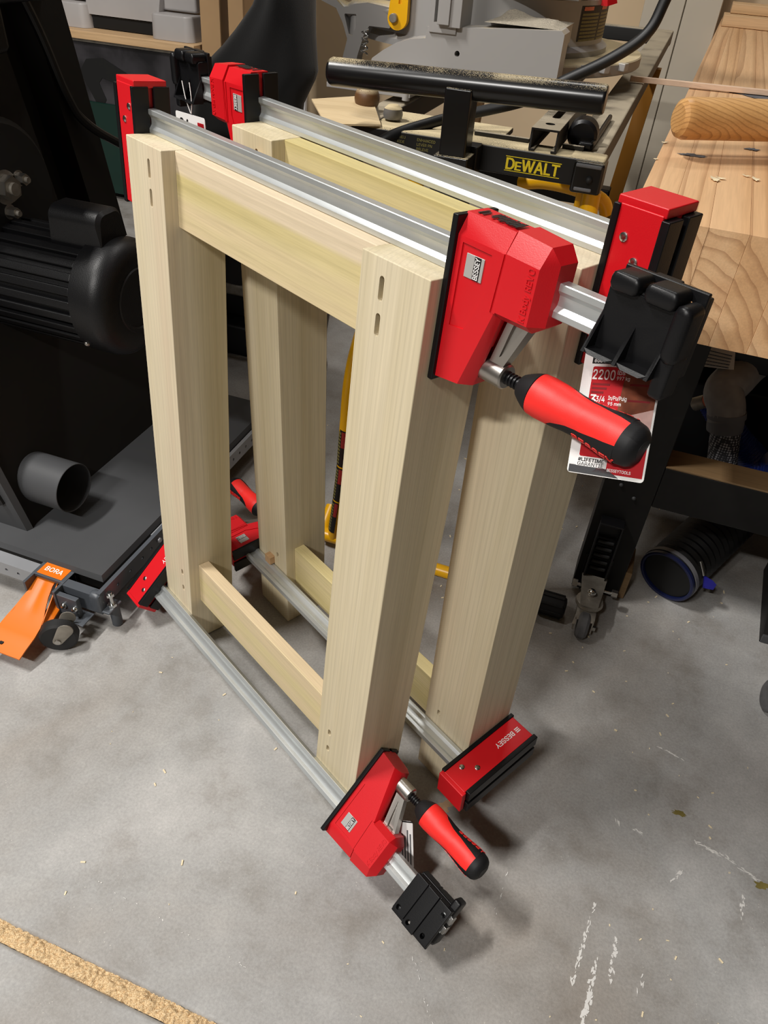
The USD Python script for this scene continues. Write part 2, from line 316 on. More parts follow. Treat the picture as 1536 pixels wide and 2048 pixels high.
# ================================================================== THE ROOM
JY0, JY1 = -.712, -.690          # the sawdust-filled control joint
fl = thing('floor', 'worn grey concrete workshop floor with a sawdust filled control joint', None, kind='structure')
part(fl, 'concrete_slab', box(-4.6, 3.4, JY1, 5.2, -.12, 0, .007), 'concrete')
part(fl, 'concrete_slab', box(-4.6, 3.4, -4.2, JY0, -.12, 0, .007), 'concrete')
part(fl, 'joint_base', box(-4.6, 3.4, JY0-.01, JY1+.01, -.14, -.03), 'concrete')
def fleck(cx, cy, L, W, ang, seed, n=22, rag=.35):
    r = np.random.default_rng(seed); th = np.linspace(0, 2*np.pi, n, endpoint=False)
    rad = 1+rag*(r.random(n)*2-1); p = np.stack([np.cos(th)*rad*L/2, np.sin(th)*rad*W/2], 1); c, s = math.cos(ang), math.sin(ang)
    p = p@np.array([[c, s], [-s, c]]) + (cx, cy); return extr(Polygon(p).buffer(0), (0, 0, .0001), (1, 0, 0), (0, 1, 0), .0003+.0000011*(seed % 997))
fk_, rr_ = [], np.random.default_rng(21)
for (ax_, ay_), (bx_, by_), n_, L_, w_ in (((.731, -.360), (.716, -.475), 46, .006, .0022), ((.744, -.435), (.735, -.530), 60, .007, .0034), ((.766, -.395), (.764, -.455), 26, .005, .0030), ((.808, -.43), (.803, -.455), 6, .008, .0016),
        ((.868, -.205), (.905, -.214), 26, .006, .0016), ((.905, -.210), (.962, -.232), 22, .007, .0014), ((.850, -.262), (.835, -.285), 12, .008, .0020), ((.940, -.262), (.936, -.305), 12, .005, .002), ((.60, -.36), (.598, -.43), 8, .004, .0012),
        ((.80, -.05), (.84, -.06), 12, .007, .0012), ((.776, -.222), (.79, -.225), 8, .006, .0012), ((.745, -.215), (.752, -.225), 5, .006, .002), ((.50, -.52), (.56, -.60), 10, .004, .0012), ((.05, -.60), (.30, -.62), 14, .004, .0014)):
    for k in range(n_):
        u = rr_.random(); fk_.append(fleck(ax_+(bx_-ax_)*u+rr_.normal(0, .0016), ay_+(by_-ay_)*u+rr_.normal(0, .0012), L_*rr_.uniform(.4, 1.4), w_*rr_.uniform(.4, 1.3), math.atan2(by_-ay_, bx_-ax_)+rr_.normal(0, .3), 100+len(fk_), 9, .55))
part(fl, 'paint_fleck', cat(fk_), 'chalk_white', label='streaks of white paint flecks', kind='stuff', smooth=False)
part(fl, 'sawdust_smear', cat(fleck(.487, -.293, .045, .013, .7, 3), fleck(.479, -.306, .02, .012, .1, 4)), 'stain_tan')
part(fl, 'olive_stain', fleck(.967, -.238, .020, .012, .2, 5), 'stain_olive')
part(fl, 'olive_stain', fleck(.842, -.166, .022, .009, .0, 6), 'stain_olive')
# sawdust packed in the joint
xs = np.linspace(-.9, 1.2, 1400); ys = np.linspace(JY0-.001, JY1+.001, 22)
gx, gy = np.meshgrid(xs, ys, indexing='ij'); q = np.stack([gx, gy, 0*gx], -1)
h = .0030*np.sin(np.pi*(gy-JY0)/(JY1-JY0)).clip(0) - .0048 + .0065*(meshkit.fbm(q*130, 4, 5)-.5) + .0045*(meshkit.noise(q*420, 2)-.5)
gyy = gy + .002*(meshkit.noise(q*V(40, 0, 0), 9)-.5)
v = np.stack([gx, gyy, h], -1).reshape(-1, 3); ii, jj = np.meshgrid(np.arange(1399), np.arange(21), indexing='ij'); a0 = (ii*22+jj).ravel()
single('sawdust_strip', 'strip of tan sawdust packed into the joint of the concrete floor at lower left', 'sawdust',
       trimesh.Trimesh(v, np.vstack([np.stack([a0, a0+22, a0+23], 1), np.stack([a0, a0+23, a0+1], 1)]), process=False), 'sawdust', kind='stuff', smooth=True)
# chips on the floor
chips = []
r = np.random.default_rng(11)
for k in range(420):
    x, y = r.uniform(-.45, 1.25), r.uniform(-.85, .75)
    if r.random() < .55 and y < -.3 and x < .5: continue
    if -.2 < y+.35*x+.02 < .28 and -.2 < x < .72: continue
    if y < -.66 or x > .95 or (x < -.15 and y > -.42): continue
    s = r.uniform(.0008, .0028); b = box(-s, s*r.uniform(.6, 2.2), -s*.5, s*.5, 0, s*.5)
    chips.append(xf(b, mat4(Rot.from_euler('zx', [r.uniform(0, 6), r.uniform(0, .4)]).as_matrix(), (x, y, .0003))))
single('wood_chips', 'tiny pale wood chips scattered over the concrete floor', 'wood chips', cat(chips), 'shaving_wood', kind='stuff', smooth=False)
struct('wall_back', 'beige_wall', box(-4.6, 3.4, 2.95, 3.05, 0, 3.4))
struct('wall_left', 'cluttered_wall', box(-4.7, -4.6, -4.2, 4.7, 0, 3.4))
struct('wall_right', 'cluttered_wall', box(3.4, 3.5, -4.2, 4.7, 0, 3.4))
struct('wall_front', 'cluttered_wall', box(-4.7, 3.5, -4.3, -4.2, 0, 3.4))
struct('ceiling', 'ceiling_paint', box(-4.7, 3.5, -4.3, 4.7, 3.4, 3.5))

# ================================================================== POPLAR LEG FRAMES
M1 = mat4(np.array([[.880513, .472987, .031306], [-.474022, .878591, .058152], [0, -.066043, .997817]]), (-.139722, -.121335, .005762))
M2 = mat4(np.array([[.870356, .492424, 0], [-.492424, .870356, 0], [0, 0, 1]]))
def slot(x, z, L=.024, w=.0065, d=.035):
    return hull(np.vstack([mcyl((x, -.002, z-L/2+w/2), (x, d, z-L/2+w/2), w/2, 10).to_mesh().vert_properties[:, :3],
                           mcyl((x, -.002, z+L/2-w/2), (x, d, z+L/2-w/2), w/2, 10).to_mesh().vert_properties[:, :3]]))
def leg_frame(label, M, W, H, a, b, k, pegs=(), rail_look='poplar_length'):
    t = thing('leg_frame', label, 'wooden frame', M, group='poplar leg frames')
    for x0, xs_ in ((0, .0575), (W-a, W-.060)):
        g = box(x0, x0+a, 0, b, 0, H, .0012)
        for z, L in ((.830*k, .024), (.795*k, .023), (.157*k, .0135), (.119*k, .0135)):
            g -= slot(xs_+(.008 if z < .3 and x0 == 0 else (-.006 if z < .3 else 0)), z, L)
        part(t, 'leg', g, 'poplar_upright')
    part(t, 'top_rail', box(a, W-a, .0186*k, .0420*k, H-.0919*k, H-.0004, .0012), rail_look)
    part(t, 'stretcher', box(a, W-a, .0192*k, .0398*k, .0970*k, .1829*k, .0012), 'poplar_length')
    for (x, z) in pegs:
        part(t, 'tenon_peg', box(x-.0085, x+.0085, -.011, .012, z-.009, z+.009, .001), 'poplar_peg', label='short tenon sticking out of its slot')
leg_frame('nearer pale poplar frame with two legs, its left foot beside the orange pedal', M1, .559115, .85792, .090867, .087249, 1.0)
leg_frame('farther pale poplar frame with two legs, standing behind the other frame', M2, .570326, .875122, .092689, .088999, 1.02, pegs=((.046, .141), (.066, .846)), rail_look='poplar_rail')

# ================================================================== PARALLEL CLAMPS
# clamp space: x along the bar from the fixed pad face (0) to the sliding pad face (L), jaws reach to -z, the bar lies at z 0 .. .028
def grid(P, flip=False):
    n, m = P.shape[:2]; i, j = np.meshgrid(np.arange(n-1), np.arange(m-1), indexing='ij'); a = (i*m+j).ravel()
    f = np.vstack([np.stack([a, a+m, a+m+1], 1), np.stack([a, a+m+1, a+1], 1)])
    return trimesh.Trimesh(P.reshape(-1, 3), f[:, ::-1] if flip else f, process=False)
H_T = np.array([.000, .003, .010, .018, .026, .040, .056, .070, .084, .098, .108, .116, .121, .1235])
H_R = np.array([.0100, .0128, .0160, .0182, .0188, .0182, .0164, .0158, .0170, .0186, .0188, .0176, .0145, .0090])
def h_rad(t): return np.interp(t, H_T, H_R)
def grip_meshes(x0, zc, rot=0.0):
    ts = np.concatenate([np.linspace(.018, .108, 46)])
    def pt(t, th, dr=0.0): r = h_rad(t)*(1-.02*np.cos(2*th))+dr; return np.stack([x0+t+0*th, -r*np.cos(th), zc+r*np.sin(th)], -1)
    def half(t):   # half angle of the black insert around +z / -z
        return np.interp(t, [.040, .046, .060, .074, .090, .108], [.0, .28, .52, .60, .80, .95])
    red, blk = [], []
    T = ts[:, None]
    hw = half(T)
    s = np.linspace(0, 1, 22)[None, :]
    for c in (0, np.pi):            # red panels facing -y and +y
        th = (c-np.pi/2+hw) + s*(np.pi-2*hw); red.append(grid(pt(T, th), flip=True))
    m = ts >= .040; Tb = ts[m][:, None]; hb = half(Tb); sb = np.linspace(0, 1, 12)[None, :]
    for c in (np.pi/2, -np.pi/2):
        th = (c-hb) + sb*2*hb; blk.append(grid(pt(Tb, th, .0004*np.sin(np.pi*sb)), flip=True))
    tc = np.concatenate([np.linspace(.108, .1235, 10)]); th = np.linspace(0, 2*np.pi, 45)[None, :]
    blk.append(grid(pt(tc[:, None], th), flip=True))
    blk.append(cyl((x0+.1225, 0, zc), (x0+.1236, 0, zc), .0092, n=24))
    col = lathe([(0, .0085), (.001, .0105), (.006, .0135), (.012, .0165), (.018, .0186), (.0186, .0178)], (x0, 0, zc), (1, 0, 0), 44)
    def wrap(tmh, side):          # flat lettering (x along the grip, y round it) laid on the black insert
        v = tmh.vertices; th = side*np.pi/2 + v[:, 1]/.017*1.0; r = h_rad(v[:, 0])*(1+.02)+.0003+v[:, 2]
        return trimesh.Trimesh(np.stack([x0+v[:, 0], -r*np.cos(th), zc+r*np.sin(th)], 1), tmh.faces, process=False)
    lets = []
    for sd in (1, -1):
        w = text('BESSEY', .0085, (.066, -.004, 0), (1, 0, 0), (0, 1, 0), .0005).subdivide_to_size(.003)
        w = w if isinstance(w, trimesh.Trimesh) else trimesh.Trimesh(*w[:2])
        lets.append(wrap(w, sd))
    Rg = trimesh.transformations.rotation_matrix(rot, (1, 0, 0), (x0, 0, zc))
    return xf(cat(red), Rg), xf(cat(blk), Rg), col, xf(cat(lets), Rg)
def clamp(label, M, L, bar_end, grip_rot=0.0, holder_flip=False):
    t = thing('bar_clamp', label, 'clamp', M, group='red parallel clamps on the frames')
    # bar
    pr = [(.0052, 0), (.0060, .0008), (.0060, .0056), (.0050, .0070), (.0026, .0098), (.0020, .0140), (.0026, .0182), (.0050, .0210), (.0060, .0224), (.0060, .0272), (.0052, .0280)]
    poly = [(y, z) for y, z in pr] + [(-y, z) for y, z in reversed(pr)]
    part(t, 'bar', extr(poly, (-.050, 0, 0), (0, 1, 0), (0, 0, 1), bar_end+.050), 'zinc_bar', smooth=25)
    # fixed jaw
    fj = part(t, 'fixed_jaw', cat(box(-.047, -.0055, -.0235, .0235, -.0935, .0530, .0012), box(-.049, -.0015, -.0225, .0225, .0505, .0590, .0012)), 'red_plastic')
    for s in (-1, 1):
        part(fj, 'jaw_pad', box(-.0065, 0, s*.0145-.0110, s*.0145+.0110, -.0960, .0525, .001), 'black_plastic', label='black jaw pad')
    for s in (-1, 1):
        part(fj, 'back_pad', box(-.0545, -.0465, s*.0145-.0105, s*.0145+.0105, -.0960, .0500, .001), 'black_plastic', label='black pad on the back of the jaw')
    for s in (-1, 1):
        for x, z in ((-.0165, .0280), (-.0315, .0110)):
            part(fj, 'rivet', lathe([(0, .0042), (.0012, .0040), (.0020, .0026), (.0021, .0001)], (x, s*.0233, z), (0, s, 0), 18), 'bright_steel')
        ux = V(0, 0, 1.0)
        part(fj, 'lettering', cat(text('BESSEY', .0075, (-.0222, s*.0236, -.074), (0, 0, 1), (s, 0, 0), .0004),
             [plate((-.0222+s*.0028*i, s*.0236, -.0855), (0, 0, 1), (s, 0, 0), .008, .0016, .0004) for i in (0, 1, 2)]), 'label_white', label='white printed maker name')
    # sliding jaw body: leaning front block and the housing behind it
    x = L
    A = hull([(x+.0045, s*.0215, z) for s in (-1, 1) for z in (-.0905, .0390)] + [(x+.0580, s*.0215, .0375) for s in (-1, 1)] + [(x+.0580, s*.0215, -.0120) for s in (-1, 1)] +
             [(x+.0340, s*.0215, -.0865) for s in (-1, 1)] + [(x+.0045, s*.0125, .0560) for s in (-1, 1)] + [(x+.0580, s*.0125, .0540) for s in (-1, 1)] +
             [(x+.0045, s*.014, -.0925) for s in (-1, 1)] + [(x+.0440, s*.012, -.0860) for s in (-1, 1)] + [(x+.062, s*.012, -.0120) for s in (-1, 1)])
    B = hull([(x+.0600, s*.0230, z) for s in (-1, 1) for z in (-.0090, .0390)] + [(x+.0940, s*.0230, z) for s in (-1, 1) for z in (-.0085, .0375)] +
             [(x+.0600, s*.0130, z) for s in (-1, 1) for z in (-.0165, .0560)] + [(x+.0940, s*.0130, z) for s in (-1, 1) for z in (-.0160, .0530)] + [(x+.1040, s*.0110, z) for s in (-1, 1) for z in (-.0080, .0420)] )
    B2 = hull([(x+.0540, s*.0225, z) for s in (-1, 1) for z in (-.0105, .0380)] + [(x+.0600, s*.0225, z) for s in (-1, 1) for z in (-.0105, .0380)])
    body = A + B + B2
    body -= box(x+.046, x+.060, -.0065, .0065, -.095, -.0118) + box(x+.030, x+.12, -.0085, .0085, -.078, -.045)
    for s in (-1, 1):   # shallow recessed field round the name plate
        pl_ = [(x+.0125, -.0380), (x+.0290, -.0360), (x+.0450, .0000), (x+.0450, .0330), (x+.0125, .0340)]
        body -= ex_man(pl_, (0, s*.0203, 0), (1, 0, 0), (0, 0, 1), (-.004 if s > 0 else .004))
        body -= hull([(x+.0592, s*.03, .06), (x+.0612, s*.03, .06), (x+.0546, s*.03, -.011), (x+.0566, s*.03, -.011), (x+.0592, s*.0213, .06), (x+.0612, s*.0213, .06), (x+.0546, s*.0213, -.011), (x+.0566, s*.0213, -.011)])
    sj = part(t, 'sliding_jaw', body, 'red_plastic')
    for s in (-1, 1):
        part(sj, 'jaw_pad', box(x, x+.0062, s*.0145-.0110, s*.0145+.0110, -.0945, .0545, .001), 'black_plastic', label='black jaw pad')
    for s in (-1, 1):
        o = V(x+.0186, s*.0206, .0078)
        part(sj, 'name_plate', box(x+.0186, x+.0384, min(s*.0196, s*.0212), max(s*.0196, s*.0212), .0076, .0272, .0003), 'silver_label', label='silver maker plate')
        # text reads away from the jaw tip when seen from -y
        e = s*.0213
        part(sj, 'plate_band', plate((x+.0352, e, .0078) if s < 0 else (x+.0352, e, .0270), (0, 0, -s), (-1, 0, 0), .0192, .0070, .0002), 'label_black')
        part(sj, 'plate_lettering', text('BESSEY', .0052, (x+.0343, e+s*.0002, .0085) if s < 0 else (x+.0343, e+s*.0002, .0263), (0, 0, -s), (-1, 0, 0), .0003, fit=.0178), 'label_white')
        part(sj, 'raised_lettering', text('K Body REVO', .0060, (x+.0905, s*.0229, -.0065) if s < 0 else (x+.0905, s*.0229, .0365), (0, 0, -s), (-1, 0, 0), .0008, bold=True, fit=.043), 'red_plastic')
    marks = [plate((x+(.012, .0165, .024, .027, .0295, .033, .0365, .039, .0425, .0455, .0485, .0515)[i], (-.009, -.009, -.006, -.009, -.004, -.009, -.009, -.007, -.009, -.009, -.008, -.009)[i], .0564-.00004*i), (1, 0, 0), (0, 1, 0), (.0022, .002, .0022, .0018, .0026, .0026, .0018, .0028, .0022, .0024, .0026, .0026)[i], (.014, .011, .012, .016, .010, .015, .014, .012, .016, .013, .013, .015)[i], .0003) for i in range(12)]
    part(sj, 'printed_code', cat(xf(cat(marks), mat4())), 'label_black', label='black stamped code')
    # lever, spindle and grip
    zc = -.0690
    lev = hull([(x+.066, s*.0055, z) for s in (-1, 1) for z in (-.064, -.050)] + [(x+.052, s*.0055, -.060) for s in (-1, 1)] + [(x+.090, s*.0070, -.010) for s in (-1, 1)] + [(x+.066, s*.0070, -.010) for s in (-1, 1)])
    for s in (-1, 1): lev -= hull([(x+.062, s*.0078, -.052), (x+.064, s*.0078, -.050), (x+.083, s*.0078, -.016), (x+.071, s*.0078, -.016)] + [(x+.062, s*.0034, -.052), (x+.064, s*.0034, -.050), (x+.081, s*.0034, -.018), (x+.072, s*.0034, -.018)])
    part(t, 'lever', cat(lev, cyl((x+.044, 0, zc), (x+.0715, 0, zc), .0115, n=32, c=.0015)), 'cast_steel', label='bright steel lever')
    sp = [(0, .0045)] + [(i*.0009, .0062 if i % 4 in (1, 2) else .0048) for i in range(1, 22)]
    part(t, 'spindle', lathe(sp, (x+.0705, 0, zc), (1, 0, 0), 24), 'black_plastic', label='black threaded spindle')
    red, blk, col, let = grip_meshes(x+.0880, zc, grip_rot)
    gp = part(t, 'handle', red, 'grip_red', smooth=True, label='red handle')
    part(gp, 'collar', col, 'grip_black', smooth=40); part(gp, 'grip_insert', blk, 'grip_black', smooth=50, label='black rubber grip insert'); part(gp, 'grip_lettering', let, 'grip_red')
    # black rail holder at the bar end
    e = x+.147
    tail = box(e, e+.078, .0055, .0100, -.0075, .0560, .001)
    for i, (a, b) in enumerate(((0, .025), (.026, .0505), (.0515, .078))):
        tail += box(e+a, e+b, .0085, .0125+.0018*i, -.0075, .0520+.004*(i == 1), .0012)
    for hx, hz in ((.008, .045), (.034, .048), (.064, .044), (.070, .004)): tail -= mcyl((e+hx, -.03, hz), (e+hx, .03, hz), .0040, 16)
    tail += box(e+.002, e+.076, -.0100, .0100, -.0050, -.0004, .001) + box(e+.004, e+.074, -.0100, .0100, .0284, .0340, .001)
    for a, b in ((.003, .031), (.036, .066)):      # rounded lobes along the top
        tail += box(e+a, e+b, -.0215, .0080, .0420, .0560, .005)
    tail += box(e+.001, e+.070, -.0085, .0080, .0300, .0460, .002)
    tail += box(e+.001, e+.070, -.0100, -.0062, -.0060, .0440, .001)      # sheet behind the bays
    for xx in (.000, .032, .064):
        tail += hull([(e+xx, -.0065, -.0060), (e+xx+.0035, -.0065, -.0060), (e+xx, -.0320, -.0060), (e+xx+.0035, -.0320, -.0060), (e+xx, -.0065, .026), (e+xx+.0035, -.0065, .026)])
    for a, b in ((.000, .0335), (.0340, .0675)):   # curved ledges under the bays
        tail += hull([(e+a, -.008, -.0065), (e+b, -.008, -.0065), (e+a+.002, -.030, -.0055), (e+b-.002, -.030, -.0055), (e+a+.008, -.0335, -.006), (e+b-.008, -.0335, -.006)] + [(e+a, -.008, -.0035), (e+b, -.008, -.0035), (e+a+.002, -.030, -.0030), (e+b-.002, -.030, -.0030)])
    tail += box(e+.066, e+.082, -.0240, .0060, .0080, .0500, .006) + box(e+.066, e+.080, -.0180, .0060, -.0200, .012, .003)
    tv = tail.to_mesh(); vv = np.array(tv.vert_properties[:, :3]); vv[:, 0] = e+(vv[:, 0]-e)*.86; vv[:, 1] = np.where(vv[:, 1] < -.011, -.011+(vv[:, 1]+.011)*.60, vv[:, 1])
    tail = trimesh.Trimesh(vv*(1, -1 if holder_flip else 1, 1), np.array(tv.tri_verts)[:, ::(-1 if holder_flip else 1)], process=False)
    part(t, 'rail_holder', tail, 'black_plastic', label='black plastic rail holder on the bar end')
    part(t, 'bar_stop', cat(box(bar_end-.004, bar_end+.004, -.0060, .0060, .0010, .0120, .001), box(bar_end-.004, bar_end+.004, -.0060, .0060, .0165, .0270, .001)), 'bright_steel')
    return t
def place(fr, origin, Xl, Zl):
    Xl, Zl = V(*Xl), V(*Zl); Xl /= np.linalg.norm(Xl); Zl /= np.linalg.norm(Zl); Yl = np.cross(Zl, Xl)
    return fr@mat4(np.stack([Xl, Yl, Zl], 1), origin)
W1_, H1_, W2_, H2_ = .559115, .85792, .570326, .875122
C1 = place(M1, (0, .0395, H1_), (1, 0, 0), (0, 0, 1)); C2 = place(M2, (W2_, .0485, H2_), (-1, 0, 0), (0, 0, 1))
C3 = place(M1, (0, -.0045, .0746), (1, 0, 0), (0, -.704, -.710)); C4 = place(M2, (W2_, -.0010, .1245), (-1, 0, 0), (0, -1, -.04))
clamp('red clamp across the top of the nearer frame, big red handle toward the viewer', C1, W1_, W1_+.210, grip_rot=-.75)
clamp('red clamp across the top of the farther frame, its black holder beside the cabinet', C2, W2_, W2_+.210, holder_flip=True)
clamp('red clamp low on the nearer frame, its black rail holder over open floor', C3, W1_, W1_+.215)
clamp('red clamp low on the farther frame, bar running between the two frames', C4, W2_, W2_+.210)

# hang tags
def tag(label, M, w, h, big):
    t = thing('hang_tag', label, 'tag', M)
    part(t, 'card', extr(Polygon([(0, 0), (w, 0), (w, -h), (0, -h)]).buffer(-.003).buffer(.003), (0, 0, 0), (1, 0, 0), (0, 1, 0), .0008), 'label_white')
    return t

# ================================================================== MACHINE ON ITS MOBILE BASE (left)
mach = thing('band_saw', 'tall black machine with a finned motor and grey dust port, standing on the wheeled base', 'machine')
part(mach, 'lower_cabinet', hull([(-1.10, -.108, .103), (-1.10, .44, .103), (-.456, -.108, .103), (-.456, .44, .103), (-1.10, -.112, .50), (-1.10, .44, .50), (-.552, -.112, .50), (-.552, .44, .50)]), 'machine_paint')
part(mach, 'door_edge', hull([(-.70, -.118, .104), (-.456, -.118, .104), (-.451, -.106, .104), (-.70, -.106, .104), (-.70, -.123, .46), (-.540, -.123, .46), (-.534, -.108, .46), (-.70, -.108, .46)]), 'machine_grey', label='grey front door of the cabinet')
part(mach, 'door_slot', hull([(x, y, z) for y in (-.1245, -.112) for x, z in ((-.505, .205), (-.488, .165), (-.497, .160), (-.516, .200), (-.534, .27), (-.524, .28))]), 'cavity_black')
# column with its raised flanges
part(mach, 'column', hull([(-1.05, .02, .50), (-.60, .02, .50), (-1.05, .44, .50), (-.60, .455, .50), (-1.05, .02, 1.9), (-.60, -.02, 1.9), (-1.05, .24, 1.9), (-.60, .22, 1.9)]), 'machine_paint')
part(mach, 'column_flange', hull([(-.60, .36, .50), (-.553, .372, .50), (-.60, .455, .50), (-.553, .455, .50), (-.60, .12, 1.9), (-.553, .13, 1.9), (-.60, .215, 1.9), (-.553, .215, 1.9)]), 'machine_paint', label='slanting rear flange of the column')
part(mach, 'column_flange', hull([(-.60, .02, .50), (-.565, .02, .50), (-.60, .30, .50), (-.565, .30, .50), (-.60, -.02, 1.9), (-.565, -.02, 1.9), (-.60, .05, 1.9), (-.565, .05, 1.9)]), 'machine_paint', label='slanting front flange of the column')
part(mach, 'table_trunnion', cat(box(-.95, -.46, -.10, .34, .955, 1.02, .012), box(-.80, -.52, .02, .20, .88, .96, .01)), 'motor_black')
part(mach, 'pulley_guard', lathe([(0, .120), (.035, .120), (.045, .11)], (-.565, .11, .68), (1, 0, 0), 48), 'cavity_black')
hexa = lambda r: [(r*math.cos(a), r*math.sin(a)) for a in np.arange(6)*math.pi/3+.3]
for (y, z, r) in ((.112, .690, .021), (.146, .697, .010), (.108, .650, .0095)):
    p = part(mach, 'bolt', cat(extr(hexa(r), (-.520, y, z), (0, 1, 0), (0, 0, 1), .016)), 'cast_steel', label='steel hex bolt')
    part(p, 'washer', cyl((-.5225, y, z), (-.5195, y, z), r*1.35), 'cast_steel'); part(p, 'stud', cyl((-.506, y, z), (-.498, y, z), r*.5), 'worn_steel')
# motor
my, mz, mr = .112, .535, .100
mo = part(mach, 'motor', cyl((-.60, my, mz), (-.344, my, mz), mr-.008, n=48), 'motor_black', label='black finned motor')
for i in range(26):
    a = 2*math.pi*i/26; c, s = math.cos(a), math.sin(a); R = Rot.from_euler('x', a).as_matrix()
    part(mo, 'cooling_fin', xf(box(-.590, -.346, -.0072, .0072, mr-.014, mr+.001, .002), mat4(R, (0, my, mz))), 'motor_black')
part(mach, 'motor_end_bell', lathe([(0, mr-.004), (.002, mr+.004), (.040, mr+.004), (.054, mr), (.064, mr-.010), (.070, mr-.024), (.070, .058), (.072, .056), (.072, .050), (.068, .048), (.068, .01)], (-.346, my, mz), (1, 0, 0), 64), 'motor_black')
part(mach, 'bell_screw', sphere((-.340, my-mr*.82, mz-mr*.62), .0055), 'cast_steel')
part(mach, 'capacitor_box', hull(np.vstack([cyl((-.415, my+s*.012, mz+mr+.030), (-.310, my+s*.012, mz+mr+.030), .022, n=24, c=.006).vertices for s in (-1, 1)] + [np.array([(-.415, my-.034, mz+mr-.012), (-.310, my-.034, mz+mr-.012), (-.415, my+.034, mz+mr-.012), (-.310, my+.034, mz+mr-.012)])])), 'motor_black', label='black rounded box on top of the motor')
# dust port
def pipe(p0, p1, r, t, n=48):
    L = np.linalg.norm(np.subtract(p1, p0)); return lathe([(0, r), (L-.001, r), (L, r-.0006), (L, r-t+.0006), (L-.001, r-t), (L*.12, r-t), (L*.12, .001)], p0, np.subtract(p1, p0), n)
part(mach, 'dust_port', pipe((-.50, -.038, .178), (-.388, -.038, .178), .0505, .0022), 'machine_grey', label='round grey dust port')
part(mach, 'power_cord', tube([(-.56, .14, 1.20), (-.552, .285, .945), (-.545, .335, .80), (-.54, .37, .745), (-.52, .45, .69), (-.46, .56, .62), (-.40, .62, .45)], .0085, 10, 8), 'cable_black', label='black power cord hanging down the column')
part(mach, 'motor_cord', tube([(-.30, .17, .45), (-.285, .16, .40), (-.26, .17, .35), (-.22, .20, .31), (-.24, .30, .20)], .006, 8, 6), 'cable_black')
part(mach, 'base_pad', hull([(-1.2, -.168, .092), (-.242, -.168, .092), (-.242, .52, .092), (-1.2, .52, .092), (-1.2, -.163, .1035), (-.247, -.163, .1035), (-.247, .515, .1035), (-1.2, .515, .1035)]), 'machine_grey', label='dark grey sheet metal foot')

mb = thing('mobile_base', 'wheeled steel base with orange foot pedal, silver rails and grey corner brackets under the machine', 'mobile base')
part(mb, 'base_board', box(-1.2, -.250, -.160, .52, .058, .0915, .003), 'black_wood')
def rail(x0, x1, y0, y1, z0, z1, along, holes):
    if along == 'x': g = box(x0, x1, y0, y0+.003, z0, z1) + box(x0, x1, y0, y1, z1-.003, z1)
    else: g = box(x1-.003, x1, y0, y1, z0, z1) + box(x0, x1, y0, y1, z1-.003, z1)
    for h in holes:
        g -= (mcyl((h, y0-.01, (z0+z1)/2), (h, y0+.01, (z0+z1)/2), .0035, 12) if along == 'x' else mcyl((x1-.01, h, (z0+z1)/2), (x1+.01, h, (z0+z1)/2), .0035, 12))
    return g
part(mb, 'front_rail', rail(-1.0, -.36, -.196, -.170, .052, .086, 'x', np.arange(-.98, -.38, .028)), 'rail_silver', label='silver perforated rail')
part(mb, 'side_rail', rail(-.238, -.229, -.02, .46, .060, .094, 'y', np.arange(0, .45, .030)), 'rail_silver', label='silver perforated rail')
part(mb, 'corner_bracket', cat(rail(-.310, -.226, -.204, -.186, .046, .092, 'x', []), rail(-.234, -.2255, -.200, .015, .058, .096, 'y', (-.15, -.11, -.07, -.04)), box(-.250, -.2245, -.207, -.186, .046, .0945, .007)), 'bracket_grey')
part(mb, 'corner_bracket', cat(rail(-.240, -.205, .455, .60, .036, .090, 'y', ())), 'bracket_grey')
for y in (-.012, .445): part(mb, 'bolt', sphere((-.2255, y, .078), .006), 'rail_silver')
ft = part(mb, 'adjusting_foot', cat(box(-.2255, -.208, -.206, -.168, .052, .057, .002), cyl((-.219, -.180, .002), (-.219, -.180, .052), .010, n=24)), 'bracket_grey')
part(ft, 'foot_screw', cat(cyl((-.215, -.186, .050), (-.215, -.186, .094), .0042, n=14), extr([(q[0]-.215, q[1]-.186) for q in hexa(.0080)], (0, 0, .0575), (1, 0, 0), (0, 1, 0), .006), extr([(q[0]-.215, q[1]-.186) for q in hexa(.0075)], (0, 0, .084), (1, 0, 0), (0, 1, 0), .006)), 'bright_steel', label='shiny levelling screw')
# caster housing, orange label and pedal
hs = part(mb, 'pedal_housing', cat(box(-.378, -.306, -.190, -.168, .030, .093, .002), box(-.378, -.372, -.226, -.168, .034, .093, .001), box(-.312, -.306, -.226, -.168, .034, .093, .001), box(-.378, -.306, -.200, -.168, .086, .0935, .001), box(-.312, -.262, -.224, -.214, .034, .086, .001)), 'bracket_grey')
part(hs, 'name_label', box(-.370, -.314, -.196, -.166, .0932, .0943, .0004), 'orange_paint', label='orange maker label')
part(hs, 'label_lettering', text('BORA', .0105, (-.342, -.1855, .0944), (1, 0, 0), (0, 1, 0), .0003, center=True), 'label_white')
for x in (-.292, -.268): part(hs, 'bolt', sphere((x, -.2255, .064), .0062), 'bright_steel')
def sheet(rows, t):
    P = np.array(rows, float); n = P.shape[0]
    up = P + V(0, 0, 0); lo = P - V(0, 0, t)
    return cat(grid(up), grid(lo, flip=True), grid(np.stack([up[:, 0], lo[:, 0]], 1)), grid(np.stack([up[:, -1], lo[:, -1]], 1), flip=True), grid(np.stack([up[0], lo[0]], 0), flip=True), grid(np.stack([up[-1], lo[-1]], 0)))
rows = []
